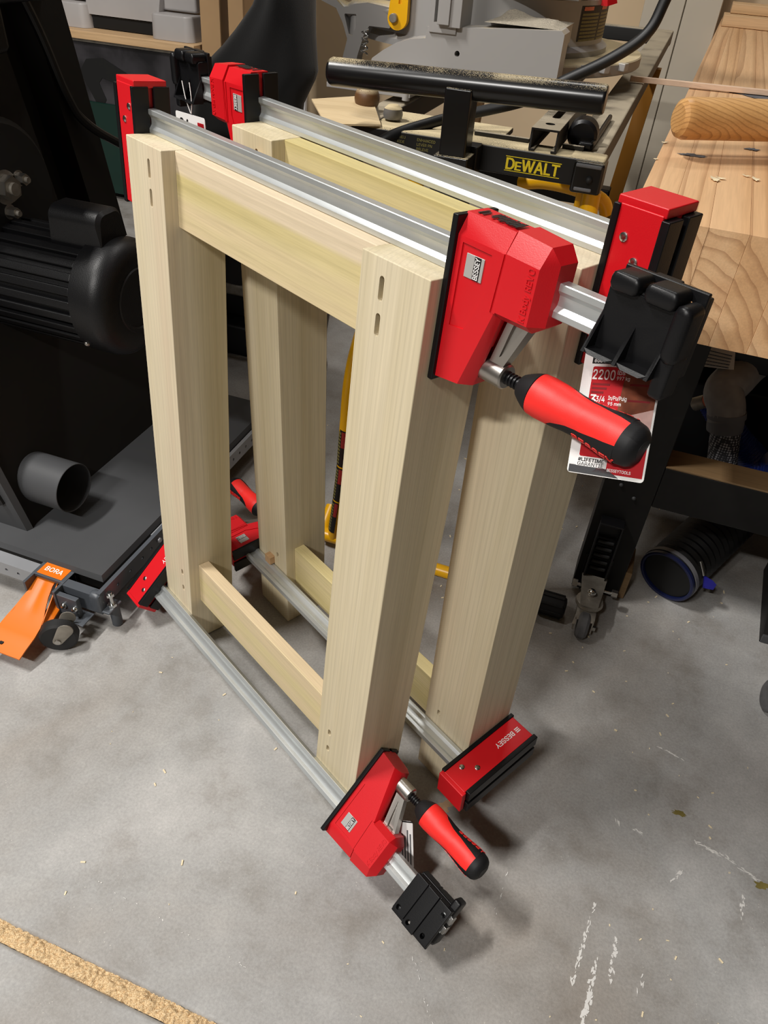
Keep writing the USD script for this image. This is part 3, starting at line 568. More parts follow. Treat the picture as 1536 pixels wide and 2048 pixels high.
for y, z, x0, x1 in ((-.176, .083, -.371, -.334), (-.190, .084, -.372, -.332), (-.205, .079, -.372, -.331), (-.225, .071, -.372, -.326), (-.245, .063, -.375, -.318), (-.262, .056, -.379, -.310), (-.280, .051, -.381, -.304), (-.300, .047, -.381, -.301), (-.308, .0465, -.380, -.300), (-.325, .041, -.378, -.301), (-.342, .034, -.376, -.302)):
    row = []
    for u in np.linspace(0, 1, 13):
        rib = .0022*math.exp(-((u-.5)/.16)**2) if -.262 < y < -.195 else 0
        row.append((x0+(x1-x0)*u, y, z-rib))
    rows.append(row)
sg = cat(sheet(rows, .0025), hull([(-.3705, -.180, .083), (-.3705, -.180, .062), (-.379, -.270, .054), (-.379, -.262, .045), (-.3685, -.180, .083), (-.3685, -.180, .062), (-.377, -.270, .054), (-.377, -.262, .045)]),
         hull([(-.3335, -.180, .083), (-.3335, -.180, .055), (-.306, -.278, .050), (-.308, -.255, .040), (-.3315, -.180, .083), (-.3315, -.180, .055), (-.304, -.278, .050), (-.306, -.255, .040)]),
         hull([(-.329, -.180, .060), (-.315, -.180, .052), (-.306, -.268, .047), (-.300, -.262, .043), (-.329, -.180, .056), (-.315, -.180, .048), (-.306, -.268, .043), (-.300, -.262, .039)]))
pd = part(mb, 'foot_pedal', sg, 'orange_paint', label='orange pressed steel foot pedal', smooth=35)
part(pd, 'pedal_hole', cyl((-.352, -.326, .0395), (-.352, -.326, .0413), .0042, n=16), 'cavity_black')
ax = V(.50, -.86, 0); ax /= np.linalg.norm(ax); wc = V(-.276, -.268, .0345)
ct = part(mb, 'caster_wheel', lathe([(0, .020), (.0005, .030), (.004, .034), (.020, .034), (.0235, .030), (.024, .020), (.024, .001)], wc-ax*.012, ax, 40), 'rubber_tyre', label='black caster wheel')
for s in (-1, 1):
    o = wc+ax*.0165*s
    part(ct, 'fork_plate', hull(np.vstack([cyl(o-ax*.001, o+ax*.001, .009, n=16).vertices, cyl(o+V(.012, .012, .022)-ax*.001, o+V(.012, .012, .022)+ax*.001, .014, n=16).vertices])), 'worn_steel')
    part(ct, 'axle_nut', cyl(o, o+ax*.004*s, .0055, n=12), 'cast_steel')
part(ct, 'fork_top', box(-.280, -.245, -.240, -.205, .0385, .0415, .001), 'bracket_grey')

# ================================================================== WORKBENCH (right)
BZ, BT = .850, .135
Mb = mat4(Rot.from_euler('z', -1.73, degrees=True).as_matrix(), (.518, -.006, 0))
wb = thing('workbench', 'heavy workbench with a laminated fir top and black painted legs on flip-down casters', 'workbench', Mb)
for i in range(9):
    x0 = i*.0435; jt = rng.uniform(-.0006, .0008)
    part(wb, 'top_board', box(x0+.00005, x0+.04345, rng.uniform(-.0006, .0006), 2.82, BZ-BT+jt*.3, BZ+jt*.4, .0005), 'fir_board')
part(wb, 'far_top', box(.395, .80, .02, 2.82, BZ-BT, BZ, .002), 'fir_board')
iMb = np.linalg.inv(Mb)
def wbp(name, mesh, look, **k): return part(wb, name, xf(mesh, iMb), look, **k)
lg = wbp('leg', box(.593, .690, .290, .385, 0, BZ-BT, .002), 'black_wood')
wbp('leg_block', box(.690, .703, .292, .38, .001, .075, .002), 'raw_wood', label='bare wood block against the leg')
st_ = wbp('front_stretcher', box(.690, 1.35, .290, .350, .252, .343, .002), 'black_wood')
wbp('stretcher_top', box(.690, 1.35, .2905, .355, .343, .347, .001), 'raw_wood', label='bare wood top edge of the stretcher')
wbp('leg', box(1.25, 1.345, .290, .385, 0, BZ-BT, .002), 'black_wood')
wbp('leg', box(.62, .715, 2.3, 2.395, 0, BZ-BT, .002), 'black_wood')
wbp('leg_screw', cat(sphere((.625, .289, .285), .004), sphere((.655, .289, .262), .004), sphere((.64, .289, .40), .003)), 'machine_grey')
# flip-down caster bracket
U = box(.6085, .6545, .262, .290, .022, .205, .001) - box(.6115, .6515, .20, .2875, .010, .202)
wbp('caster_bracket', cat(U, box(.604, .659, .2865, .2895, .02, .10, .001)), 'black_plastic', label='black steel channel holding the caster lever')
for i in range(5): wbp('lever_rib', box(.614, .649, .272, .281, .075+.018*i, .083+.018*i, .003), 'black_rubber')
wbp('axle_pin', cyl((.596, .250, .046), (.676, .250, .046), .004, n=14), 'bright_steel'); wbp('axle_nut', cyl((.672, .250, .046), (.684, .250, .046), .0085, n=6), 'cast_steel'); wbp('axle_nut', cyl((.592, .250, .046), (.602, .250, .046), .0085, n=6), 'cast_steel')
cp = wbp('swivel_plate', cat(hull([(.606, .27, .062), (.658, .27, .062), (.606, .27, .058), (.658, .27, .058), (.616, .172, .064), (.650, .172, .064), (.616, .172, .060), (.650, .172, .060)]), lathe([(0, .026), (.004, .028), (.010, .026), (.012, .018)], (.632, .200, .048), (0, 0, 1), 36)), 'worn_steel', label='worn steel swivel plate')
wbp('plate_bolt', sphere((.632, .212, .067), .009), 'bright_steel')
fk = hull([(.612, .215, .050), (.650, .215, .050), (.612, .160, .050), (.650, .160, .050), (.612, .205, .028), (.650, .205, .028), (.609, .138, .040), (.650, .150, .046)]) - box(.6155, .6465, .05, .30, .0, .0455)
wbp('fork', cat(fk, hull([(.6470, .215, .05), (.6495, .215, .05), (.6470, .150, .048), (.6495, .150, .048), (.6470, .165, .016), (.6495, .165, .016), (.6470, .145, .020), (.6495, .145, .020)]), hull([(.6120, .215, .05), (.6145, .215, .05), (.6120, .150, .048), (.6145, .150, .048), (.6120, .165, .016), (.6145, .165, .016), (.6120, .145, .020), (.6145, .145, .020)])), 'worn_steel')
wbp('caster_wheel', lathe([(0, .018), (.001, .023), (.006, .0272), (.018, .0272), (.023, .023), (.024, .018)], (.619, .156, .0274), (1, 0, 0), 40), 'grey_tyre', label='scuffed grey caster wheel')
wbp('caster_nut', cyl((.649, .156, .027), (.656, .156, .027), .006, n=6), 'bright_steel')
for k, (x, y, L, W, a, look) in enumerate(((.675, .78, .15, .10, .1, 'black_rubber'), (.70, .97, .12, .07, .2, 'black_rubber'), (.575, .33, .035, .016, .1, 'black_rubber'), (.66, .43, .02, .014, .4, 'label_black'))):
    m = fleck(0, 0, L, W, a, 40+k); m.apply_translation((x, y, BZ+.0007)); wbp('paint_smudge', m, 'smudge_grey')
for sx, sy, s, sd in ((.531, .385, .006, 1), (.608, .205, .010, 2), (.615, .215, .006, 3), (.526, .27, .004, 4), (.66, .24, .008, 5), (.648, .25, .005, 6)):
    m = fleck(0, 0, s*2, s, sd, 60+sd); m.apply_translation((sx, sy, BZ+.001)); v = m.vertices; v[:, 2] += .25*np.abs(v[:, 0]-sx)
    single('wood_shaving', ['', 'curled pale shaving at the left edge of the bench top', 'largest pale shaving lying in front of the rod on the bench', 'small pale shaving touching the largest shaving on the bench', 'tiny pale crumb on the front left edge of the bench top', 'thin pale shaving near the right border on the bench top', 'flat pale sliver left of the thin shaving on the bench'][sd], 'shaving', m, 'shaving_wood', group='shavings on the bench')
rod = thing('wooden_rod', 'thick round orange-brown wooden rod held across the bench top', 'wooden rod')
part(rod, 'shaft', lathe([(0, .018), (.004, .0240), (.012, .0268), (.36, .0268)], (.540, .290, .902), (.858, .513, 0), 40), 'fir_rod')
part(rod, 'support_block', box(.78, .86, .38, .56, .851, .95, .003), 'raw_wood')
single('wood_stick', 'thin square wooden stick bridging from the saw stand to the bench', 'wooden stick', xf(box(0, .42, -.006, .006, 0, .010, .0008), mat4(Rot.from_euler('z', 8, degrees=True).as_matrix(), (.425, .925, .8525))), 'strip_wood')
for i, (z0, z1, y0, lab) in enumerate(((.851, .885, 2.42, 'lower brown plank lying across the far end of the bench'), (.886, .915, 2.50, 'upper brown plank lying across the far end of the bench'))):
    single('plank', lab, 'plank', box(.60+.02*i, 1.0, y0, y0+.12, z0, z1, .002), 'slab_wood', group='planks at the far end of the bench')

# under the bench: shop vacuum, hoses
vac = thing('shop_vacuum', 'black shop vacuum with grey elbow and mesh-covered hose, under the bench', 'vacuum')
part(vac, 'body', cat(lathe([(0, .15), (.02, .165), (.40, .165), (.44, .15), (.50, .12), (.53, .03)], (1.04, 1.0, .02), (0, 0, 1), 40)), 'black_plastic')
part(vac, 'rating_label', hull([(.705, .56, .475), (.768, .555, .475), (.712, .54, .437), (.775, .535, .446), (.705, .562, .475), (.768, .557, .475), (.712, .542, .437), (.775, .537, .446)]), 'silver_label', label='silver rating label with small print')
part(vac, 'label_lines', cat([hull([(.712+.0*i, .5505-.003*i, .470-.0062*i), (.764, .5455-.003*i, .470-.0050*i), (.712, .5500-.003*i, .468-.0062*i), (.764, .5450-.003*i, .468-.0050*i)]+[(.713, .5512-.003*i, .469-.0062*i), (.763, .5462-.003*i, .469-.0050*i)]) for i in range(5)]), 'machine_grey')
part(vac, 'elbow', tube([(.95, .90, .40), (.83, .66, .425), (.785, .56, .412), (.772, .53, .400), (.783, .51, .380), (.792, .50, .355)], [.040, .040, .040, .038, .036, .035], 24, 8), 'elbow_grey')
part(vac, 'hose_cuff', lathe([(0, .036), (.012, .037), (.013, .034), (.026, .035), (.04, .034)], (.788, .505, .372), (.18, -.12, -.9), 30), 'grey_hose')
part(vac, 'hose', tube([(.796, .500, .345), (.806, .49, .30), (.820, .49, .25), (.850, .50, .20), (.89, .53, .17), (.95, .60, .15)], .029, 24, 10), 'hose_mesh_cover', label='hose with a woven grey cover')
def ribbed(pts, r, pitch=.006, amp=.0018, n=28):
    p = np.asarray(pts, float); q = tube(p, r, 4, 16); q = q.vertices[:-2].reshape(-1, 4, 3).mean(1)
    d = np.r_[0, np.cumsum(np.linalg.norm(np.diff(q, axis=0), axis=1))]; m = int(d[-1]/pitch*4); s = np.linspace(0, d[-1], m)
    pp = np.stack([np.interp(s, d, q[:, k]) for k in range(3)], 1); return tube(pp, r+amp*np.sin(2*np.pi*s/pitch), n)
part(vac, 'lower_body', box(.715, 1.20, .70, 1.10, .004, .33, .01), 'black_plastic')
part(vac, 'lid_box', box(.712, 1.05, .566, .90, .432, .50, .004), 'black_plastic')
wbp('back_panel', box(.60, 1.36, 1.25, 1.268, .02, .714, .002), 'black_wood', label='black panel closing the back under the bench')  # added sheet: hides the lit floor so the underside stays dark
wbp('cleat', box(.690, .702, .60, .62, .30, .40, .001), 'shaving_wood', label='pale wood cleat')
bh = thing('blue_hose', 'ribbed blue hose with an orange capped end, coiled under the bench', 'hose')
part(bh, 'hose', ribbed([(.775, .60, .335), (.80, .575, .315), (.835, .56, .285), (.88, .56, .25), (.92, .58, .20)], .030), 'blue_hose', smooth=50)
part(bh, 'hose', ribbed([(.86, .50, .165), (.86, .47, .20), (.862, .45, .25), (.90, .44, .28)], .030), 'blue_hose', smooth=50)
part(bh, 'hose', ribbed([(.905, .50, .30), (.93, .50, .27), (.95, .51, .22), (1.0, .52, .18)], .030), 'blue_hose', smooth=50)
part(bh, 'end_cap', cyl((.752, .57, .350), (.775, .555, .375), .014, n=20, c=.003), 'orange_cap', label='orange end cap'); part(bh, 'ferrule', cyl((.735, .58, .333), (.753, .57, .351), .0145, n=20), 'worn_steel')
fd = thing('flexible_duct', 'wide black flexible duct with its open blue-rimmed mouth on the floor under the bench', 'duct')
p0 = V(.775, .335, .062); d0 = V(.42, .80, .12); d0 /= np.linalg.norm(d0)
prof = []
for i in range(90): prof.append((i*.0045, .058+.0022*math.sin(i*math.pi/2)))
part(fd, 'duct', lathe(prof[:1]+prof+[(.405, .055)], p0+d0*.004, d0, 44), 'cable_black', smooth=40)
part(fd, 'mouth', ring([(0, .0605), (.006, .0615), (.0075, .058), (.0075, .054), (.0, .054), (-.001, .0575)], p0-d0*.006, d0, 44), 'duct_rim', label='dark blue rim'); part(fd, 'bore', cyl(p0-d0*.0005, p0+d0*.003, .0525), 'cavity_black')
cl = part(fd, 'hose_clamp', ring([(0, .0605), (0, .0622), (.010, .0622), (.010, .0605)], p0+d0*.004, d0, 44), 'grey_hose')
part(cl, 'clamp_screw', cyl(p0+V(.050, .015, .048), p0+V(.066, .005, .022), .0042, n=12), 'bright_steel'); part(cl, 'clamp_thumb', hull([tuple(p0+V(*q)) for q in ((.066, .004, .022), (.070, .006, .012), (.094, -.004, .014), (.092, -.006, .000), (.072, -.004, -.004), (.084, -.004, .022), (.066, .010, .020), (.090, .004, .010))]), 'blue_clamp', label='blue thumb piece')
ef = thing('steel_foot', 'black steel foot with slanted front edge at the right border', 'stand foot')
part(ef, 'foot_plate', hull([(.978, .285, 0), (1.20, .285, 0), (.995, .52, 0), (1.20, .52, 0), (.980, .290, .018), (1.20, .290, .018), (.99, .50, .13), (1.20, .50, .13)]), 'black_wood')
part(ef, 'foot_edge', box(.979, 1.2, .283, .289, .0005, .020, .001), 'machine_grey')
single('rubber_wheel', 'dark grey rubber wheel edge peeking in at the right border', 'wheel', lathe([(0, .024), (.004, .030), (.020, .030), (.024, .024)], (.972, .115, .0302), (1, .1, 0), 32), 'grey_tyre')

# ================================================================== SAW STAND
sd = thing('saw_stand', 'black and yellow folding saw stand covered in sawdust, with a T-shaped work support', 'saw stand')
g = box(.085, .462, .215, .262, .812, .850, .004)
part(sd, 'end_beam', g, 'dusty_black'); eb = '/World/saw_stand/end_beam'
for nm, zz in (('lettering_line', .8385), ('lettering_line', .8195)): part(eb, nm, box(.3225, .4035, .2142, .2148, zz-.0005, zz+.0005), 'yellow_print')
part(eb, 'lettering', cat([q for dx in (-.00035, .00035) for q in (text('D', .0150, (.3240+dx, .2146-abs(dx+.00035)*.1, .8215), (1, 0, 0), (0, 0, 1), .0004, fit=.0125), text('E', .0112, (.3376+dx, .2146-abs(dx+.00035)*.1, .8215), (1, 0, 0), (0, 0, 1), .0004, fit=.0088), text('WALT', .0150, (.3472+dx, .2146-abs(dx+.00035)*.1, .8215), (1, 0, 0), (0, 0, 1), .0004, fit=.0545))]), 'yellow_print', label='yellow maker name')
part(eb, 'small_lettering', cat([text(s_, .0038, (.186, .2146, .8395-.0062*i), (1, 0, 0), (0, 0, 1), .0003) for i, s_ in enumerate(('ENHANCED', 'LEVER PN', 'RELEVE'))] + [text(s_, .0036, (.155, .2146, .8400-.0062*i), (1, 0, 0), (0, 0, 1), .0003, bold=False) for i, s_ in enumerate(('PNEU', 'AIDE'))]), 'warning_olive')
cb = part(sd, 'corner_cap', box(.421, .464, .206, .250, .806, .8475, .004), 'dusty_black_light'); part(cb, 'cap_edge', cat(box(.424, .460, .2045, .2075, .8405, .8455, .0015), box(.427, .452, .2045, .2075, .8095, .8145, .002)), 'grey_tyre'); part(cb, 'cap_screw', sphere((.446, .2045, .826), .005), 'cavity_black')
part(sd, 'side_beam', box(.400, .455, .262, 2.05, .815, .850, .004), 'dusty_beam')
part(sd, 'side_beam', box(.060, .105, .262, 2.05, .815, .850, .004), 'dusty_beam')
part(sd, 'far_beam', box(.060, .455, 2.05, 2.10, .81, .85, .004), 'dusty_beam')
part(sd, 'shelf_pan', box(.03, .300, .262, .36, .8385, .8470, .002), 'dusty_black', label='dusty flat pan behind the end beam')
for a, b in ((.262, .345), (.394, .425)): part(sd, 'slot_bar', box(a, b, .255, .262, .850, .856, .001), 'dusty_beam')
ch = box(.352, .392, .215, .52, .850, .880, .001) - box(.355, .389, .10, .60, .853, .877) - hull(np.vstack([mcyl((.372, y, .87), (.372, y, .90), .006, 12).to_mesh().vert_properties[:, :3] for y in (.30, .36)])) - mcyl((.372, .25, .87), (.372, .25, .90), .007, 14) - box(.36, .384, .10, .60, .84, .8535)
part(sd, 'mounting_channel', ch, 'dusty_beam', label='slotted steel mounting channel')
part(sd, 'black_knob', cyl((.415, .290, .862), (.415, .315, .866), .022, n=28, c=.004), 'black_plastic'); part(sd, 'lock_lever', cat(box(.430, .437, .262, .50, .8505, .860, .003), box(.415, .437, .262, .275, .8505, .860, .003)), 'black_plastic')
tp = part(sd, 'support_post', cat(box(.239, .277, .150, .188, .70, .925, .003)), 'dusty_black_light', label='black square post'); part(tp, 'post_collar', cat(box(.233, .283, .144, .194, .76, .842, .002)), 'dusty_black_light'); part(tp, 'post_socket', box(.230, .286, .186, .216, .79, .85, .002), 'black_plastic')
part(sd, 'support_bar', lathe([(0, .015), (.002, .0165), (.005, .0178), (.380, .0178), (.383, .0165), (.384, .0150)], (.064, .170, .9215), (1, 0, .025), 44), 'dusty_black_light', label='thick black round support bar')
# yellow legs and floor bar
part(sd, 'floor_bar', tube([(.042, .26, .055), (.045, .215, .032), (.058, .198, .027), (.10, .194, .027), (.53, .188, .027)], .0135, 20, 6), 'yellow_paint', label='yellow tube along the floor')
yl_ = part(sd, 'yellow_leg', tube([(.076, .196, .030), (.086, .197, .12), (.094, .199, .21), (.0985, .201, .32), (.103, .204, .42), (.116, .212, .51), (.155, .236, .67), (.185, .26, .80)], [.0145, .0155, .0165, .0175, .0178, .0165, .014, .013], 24, 8), 'yellow_paint', label='curved yellow leg with warning stickers')
def leg_patch(z0, z1, a0, a1, dr):
    z = np.linspace(z0, z1, 8)[:, None]; a = np.radians(np.linspace(a0, a1, 8))[None, :]
    r = np.interp(z, [.03, .12, .21, .32], [.0147, .0157, .0166, .0172])+dr; cx = np.interp(z, [.03, .12, .21, .32], [.076, .086, .094, .099]); cy = np.interp(z, [.03, .12, .21, .32], [.196, .197, .199, .201])
    return grid(np.stack([cx+r*np.cos(a), cy+r*np.sin(a), z+0*a], -1), flip=True)
for z0 in (.052, .142, .232):
    st0 = part(yl_, 'warning_sticker', leg_patch(z0, z0+.086, -175, -80, .0006), 'label_black', label='black warning sticker')
    part(yl_, 'warning_text', cat([leg_patch(z0+.005+.0078*k, z0+.005+.0078*k+.0052, -165, -118, .0009) for k in range(10)]), 'warning_olive')
    part(yl_, 'warning_band', leg_patch(z0+.046, z0+.083, -113, -84, .0009), 'warning_red', label='red warning band')
part(sd, 'yellow_leg', tube([(.478, .22, .10), (.468, .235, .45), (.450, .250, .80)], .0140, 16, 6), 'yellow_paint'); part(sd, 'yellow_leg', box(.428, .452, .255, .275, .60, .812, .002), 'yellow_paint')
part(sd, 'yellow_leg', hull([(.424, 1.58, .80), (.462, 1.58, .80), (.424, 1.62, .80), (.462, 1.62, .80), (.385, 1.48, .20), (.43, 1.48, .20), (.385, 1.52, .20), (.43, 1.52, .20)]), 'shaded_yellow_paint', label='flat yellow leg folded behind')  # this leg wears the darkened yellow in place of real shade
part(sd, 'carry_handle', tube([(.330, .330, .775), (.37, .320, .785), (.42, .318, .783), (.462, .32, .772), (.475, .325, .752)], .011, 16, 6), 'yellow_paint')
rf = part(sd, 'rubber_foot', lathe([(0, .016), (.003, .022), (.010, .0235), (.052, .0235), (.058, .020), (.060, .012)], (.532, .188, .027), (1, -.01, 0), 8), 'grip_black', label='black rubber foot')
part(rf, 'foot_grip', cat([xf(box(.006, .054, -.0035, .0035, .021, .0255, .0015), mat4(Rot.from_euler('x', a).as_matrix(), (.532, .188, .027))) for a in np.arange(8)*math.pi/4]), 'grip_black')
part(sd, 'cross_brace', box(.10, .44, .90, .94, .60, .64, .003), 'black_plastic')

# ================================================================== MITER SAW ON THE STAND
ms = thing('miter_saw', 'grey cast metal miter saw with sawdust on it, standing on the stand', 'saw')
# main fence traced as a thick casting
fp = [(-.010, .868), (.333, .868), (.333, .962), (.327, .967), (.100, .952), (.098, .935), (.070, .931), (.045, .923), (.022, .910), (.002, .896)]
fe = ex_man(fp, (0, .555, 0), (1, 0, 0), (0, 0, 1), .055) - mcyl((.157, .45, .918), (.157, .53, .918), .0045, 16)
part(ms, 'fence', fe, 'dusty_alu_clean', label='smooth grey fence')
part(ms, 'fence_foot', cat(box(-.040, .112, .395, .50, .8600, .8680, .001), cyl((.104, .398, .856), (.104, .398, .868), .0065, n=16)), 'dusty_alu_clean')
part(ms, 'fence_block', box(.195, .322, .553, .655, .935, .9668, .002), 'dusty_alu_clean')
ga, gb = np.meshgrid(np.linspace(.195, .324, 60), np.linspace(.512, .655, 60), indexing='ij'); qq = np.stack([ga*40, gb*40, 0*ga], -1)
edge_ = np.minimum.reduce([ga-.195, .324-ga, gb-.512, .655-gb]).clip(0, .02)/.02
hh_ = .9664 + edge_*(.0015+.013*np.exp(-((ga-.225)**2+(gb-.600)**2)/.0008)+.006*np.exp(-((ga-.29)**2+(gb-.58)**2)/.0012)) + .0022*edge_*(meshkit.fbm(qq*6, 3, 3)-.5)
part(ms, 'sawdust_heap', grid(np.stack([ga, gb, hh_], -1)), 'heap_dust', label='grey-tan heap of sawdust on the fence', kind='stuff', smooth=True)
vf = box(.104, .152, .496, .520, .945, 1.20, .001) - box(.112, .124, .48, .54, .960, 1.3) - box(.137, .146, .48, .54, .962, 1.3)
part(ms, 'sliding_fence', cat(vf, box(.120, .141, .486, .50, .958, 1.19, .001), box(.138, .160, .49, .56, .955, 1.2, .001)), 'dusty_alu_clean', label='upright slotted sliding fence')
part(ms, 'table', hull(cyl((.105, .86, .885), (.105, .86, .905), .335, n=96, c=.002).vertices) ^ box(.03, .6, .3, 1.4, .8, 1.0), 'dusty_alu', label='round rimmed table under sawdust')
part(ms, 'rim_notch', cat([xf(box(-.008, .008, -.012, .004, .893, .9065, .002), mat4(Rot.from_euler('z', a).as_matrix(), (.105+.335*math.cos(a-math.pi/2), .86+.335*math.sin(a-math.pi/2), 0))) for a in (.62, .86, 1.0, 1.18, .45)]), 'dusty_alu_clean')
dr = part(ms, 'turntable', lathe([(0, .262), (.010, .262), (.018, .250), (.090, .250), (.096, .244), (.100, .2)], (.105, .86, .904), (0, 0, 1), 96), 'dusty_alu_clean', label='drum of the turntable')
def drum_patch(a0, a1, z0, z1, r, n=14):
    a = np.linspace(a0, a1, n); P = np.stack([np.stack([.105+r*np.cos(a), .86+r*np.sin(a), 0*a+z], 1) for z in (z0, z1)], 1)
    return grid(P)
part(dr, 'warning_label', drum_patch(-.52, .06, .930, .986, .2504), 'label_black', label='black and yellow warning label')
part(dr, 'label_print', cat([drum_patch(a0, a1, .930+.0058*i, .930+.0058*i+.0036, .2507, 8) for i in range(8) for a0, a1 in ((-.50, -.25), (-.22, .045))]), 'warning_olive')
part(dr, 'label_heading', cat([drum_patch(a0, a1, .9785, .9845, .2508, 6) for a0, a1 in ((-.49, -.36), (-.21, -.08))]), 'orange_cap')
part(ms, 'table_bed', box(-.12, .33, .62, 1.10, .9995, 1.006, .002), 'dusty_alu')
part(ms, 'base_foot', box(.02, .34, .52, 1.2, .852, .885, .006), 'dusty_alu_clean')
part(ms, 'saw_head', cat(hull([(x, y, z) for x in (.02, .22) for y in (.72, .98) for z in (1.14, 1.30)] + [(.08, .66, 1.2), (.16, .66, 1.2)]), lathe([(0, .04), (.01, .150), (.05, .155), (.06, .14)], (.09, .80, 1.26), (1, 0, 0), 40), cyl((.22, .86, 1.24), (.36, .86, 1.24), .060, n=32, c=.012)), 'dusty_alu_clean', label='unseen saw head added above the table to block the rear light')  # out of view; added to keep the rear tube light off the floor
part(ms, 'head_arm', hull([(.06, 1.0, 1.02), (.16, 1.0, 1.02), (.06, 1.1, 1.02), (.16, 1.1, 1.02), (.06, .92, 1.24), (.16, .92, 1.24), (.06, 1.04, 1.26), (.16, 1.04, 1.26)]), 'dusty_alu_clean')  # arm of the added light-blocking head
# carrying handle with its three-cornered window
hp = Polygon([(-.150, .975), (-.128, .972), (-.104, .955), (-.092, .957), (-.080, .962), (-.055, .966), (-.010, .962), (-.008, .930), (-.050, .930), (-.060, .915), (-.072, .880), (-.076, .862), (-.106, .862), (-.100, .884), (-.094, .905), (-.104, .930), (-.118, .952), (-.150, .962)])
hp = hp.difference(Polygon([(-.100, .944), (-.078, .945), (-.076, .930), (-.084, .912), (-.090, .914)]).buffer(.001)).buffer(-.002).buffer(.004).buffer(-.002)
part(ms, 'carry_bracket', cat(ex_man(hp, (0, .645, 0), (1, 0, 0), (0, 0, 1), .03), tube([(-.150, .63, .975), (-.104, .63, .952), (-.080, .63, .955), (-.055, .63, .958), (-.01, .63, .955)], [.008, .011, .015, .013, .016], 18, 5), tube([(-.083, .63, .955), (-.082, .63, .915), (-.090, .63, .862)], [.010, .013, .013], 16, 6)), 'dusty_alu', label='cast handle with a triangular opening', smooth=45)
part(ms, 'motor_arm', cat(lathe([(0, .040), (.05, .04), (.055, .03)], (-.02, .70, .952), (1, 0, 0), 32), box(.0, .10, .66, .74, .90, 1.05, .01)), 'dusty_black')
yl = hull(np.vstack([mcyl((.008, .606, .948), (.008, .620, .948), .019, 24).to_mesh().vert_properties[:, :3], mcyl((.014, .606, 1.03), (.014, .620, 1.03), .013, 24).to_mesh().vert_properties[:, :3]]))
yl -= hull([(.009, .60, .970), (.009, .60, 1.03), (.015, .60, .970), (.018, .60, 1.03), (.009, .61, .970), (.009, .61, 1.03), (.015, .61, .970), (.018, .61, 1.03)])
lv = part(ms, 'yellow_lever', yl, 'yellow_paint', label='yellow locking lever'); part(lv, 'lever_screw', cat(cyl((.002, .598, .948), (.002, .607, .948), .0075, n=20, c=.001)), 'worn_steel')
part(ms, 'lever_mount', cat(box(.022, .062, .625, .66, .925, .99, .004)), 'dusty_black'); part(ms, 'side_plate', box(-.005, .060, .64, .66, .87, .96, .004), 'dusty_alu_clean'); part(ms, 'spring', tube([(-.052+.006*math.cos(a), .60+.006*math.sin(a), .885+.0016*a) for a in np.arange(0, 26, .4)], .0014, 6), 'bright_steel')
part(ms, 'red_guard', hull([(.33, .80, .985), (.36, .80, .985), (.345, .80, 1.05), (.36, .84, .985), (.35, .84, 1.05), (.375, .82, .99)]), 'red_plastic', label='small red part')
single('power_cable', 'thick black rubber cable drooping across the saw and behind the T support', 'cable', tube([(.495, .36, 1.10), (.481, .35, 1.029), (.468, .34, .990), (.428, .33, .957), (.367, .33, .922), (.319, .32, .893), (.235, .29, .868), (.195, .26, .858), (.140, .207, .838), (.10, .19, .80), (.09, .17, .72)], .0078, 14, 8), 'cable_black')
# things lying on the stand
single('plywood_scrap', 'thin pale plywood scrap lying tilted on the dusty end of the stand', 'plywood', hull([(-.022, .295, .8560), (.062, .345, .8640), (.128, .215, .8515), (.058, .170, .8515), (-.022, .295, .8585), (.062, .345, .8665), (.128, .215, .8540), (.058, .170, .8540)]), 'ply_wood')
kb = thing('clamp_knob', 'round brown knob dusted with sawdust behind the plywood scrap', 'knob', mat4(t=(.072, .300, .848)))
part(kb, 'knob_head', sphere((0, 0, .022), .020, 3), 'dusty_brown'); part(kb, 'knob_stem', cyl((0, 0, 0), (0, 0, .012), .008), 'black_plastic')
kb = thing('grey_knob', 'small round grey knob right of the brown knob on the stand', 'knob', mat4(t=(.122, .285, .848)))
part(kb, 'knob_head', lathe([(0, .014), (.006, .0155), (.014, .014), (.019, .008), (.020, .001)], (0, 0, .002), (0, 0, 1), 28), 'dusty_alu'); part(kb, 'knob_stem', cyl((0, 0, 0), (0, 0, .004), .006), 'black_plastic')
single('wood_post', 'pale wooden post leaning behind the T support', 'wooden post', hull([(.150, .64, .885), (.185, .64, .885), (.135, .60, .60), (.17, .60, .60), (.15, .66, .885), (.185, .66, .885), (.135, .62, .60), (.17, .62, .60)]), 'slab_wood')

# ================================================================== BACK OF THE ROOM
cart = thing('tool_cabinet', 'low glossy black cabinet with a dark green lower front, against the back at upper left', 'cabinet')
part(cart, 'body', box(-2.60, -1.285, 1.955, 2.60, .03, .622, .003), 'gloss_black_panel')
part(cart, 'green_panel', box(-2.58, -1.45, 1.945, 1.956, .03, .395, .002), 'dark_green', label='dark green lower front')
part(cart, 'top_trim', box(-2.60, -1.285, 1.945, 1.956, .612, .622, .001), 'worn_steel')
part(cart, 'black_patch', extr(Polygon([(-1.84, .50), (-1.80, .545), (-1.72, .555), (-1.62, .515), (-1.52, .455), (-1.53, .435), (-1.64, .475), (-1.74, .495), (-1.765, .47), (-1.74, .41), (-1.77, .37), (-1.80, .43)]).buffer(.006), (0, 1.9545, 0), (1, 0, 0), (0, 0, 1), .0012), 'cavity_black', label='irregular black patch')  # irregular patch, blacker than the panel round it
single('bench_board', 'thick pale wooden board lying on the black cabinet', 'board', box(-2.62, -1.27, 1.93, 2.6, .623, .651, .002), 'slab_wood')
pl = thing('bench_planer', 'grey plastic machine base with rounded corner pods standing on the wooden board', 'machine base')
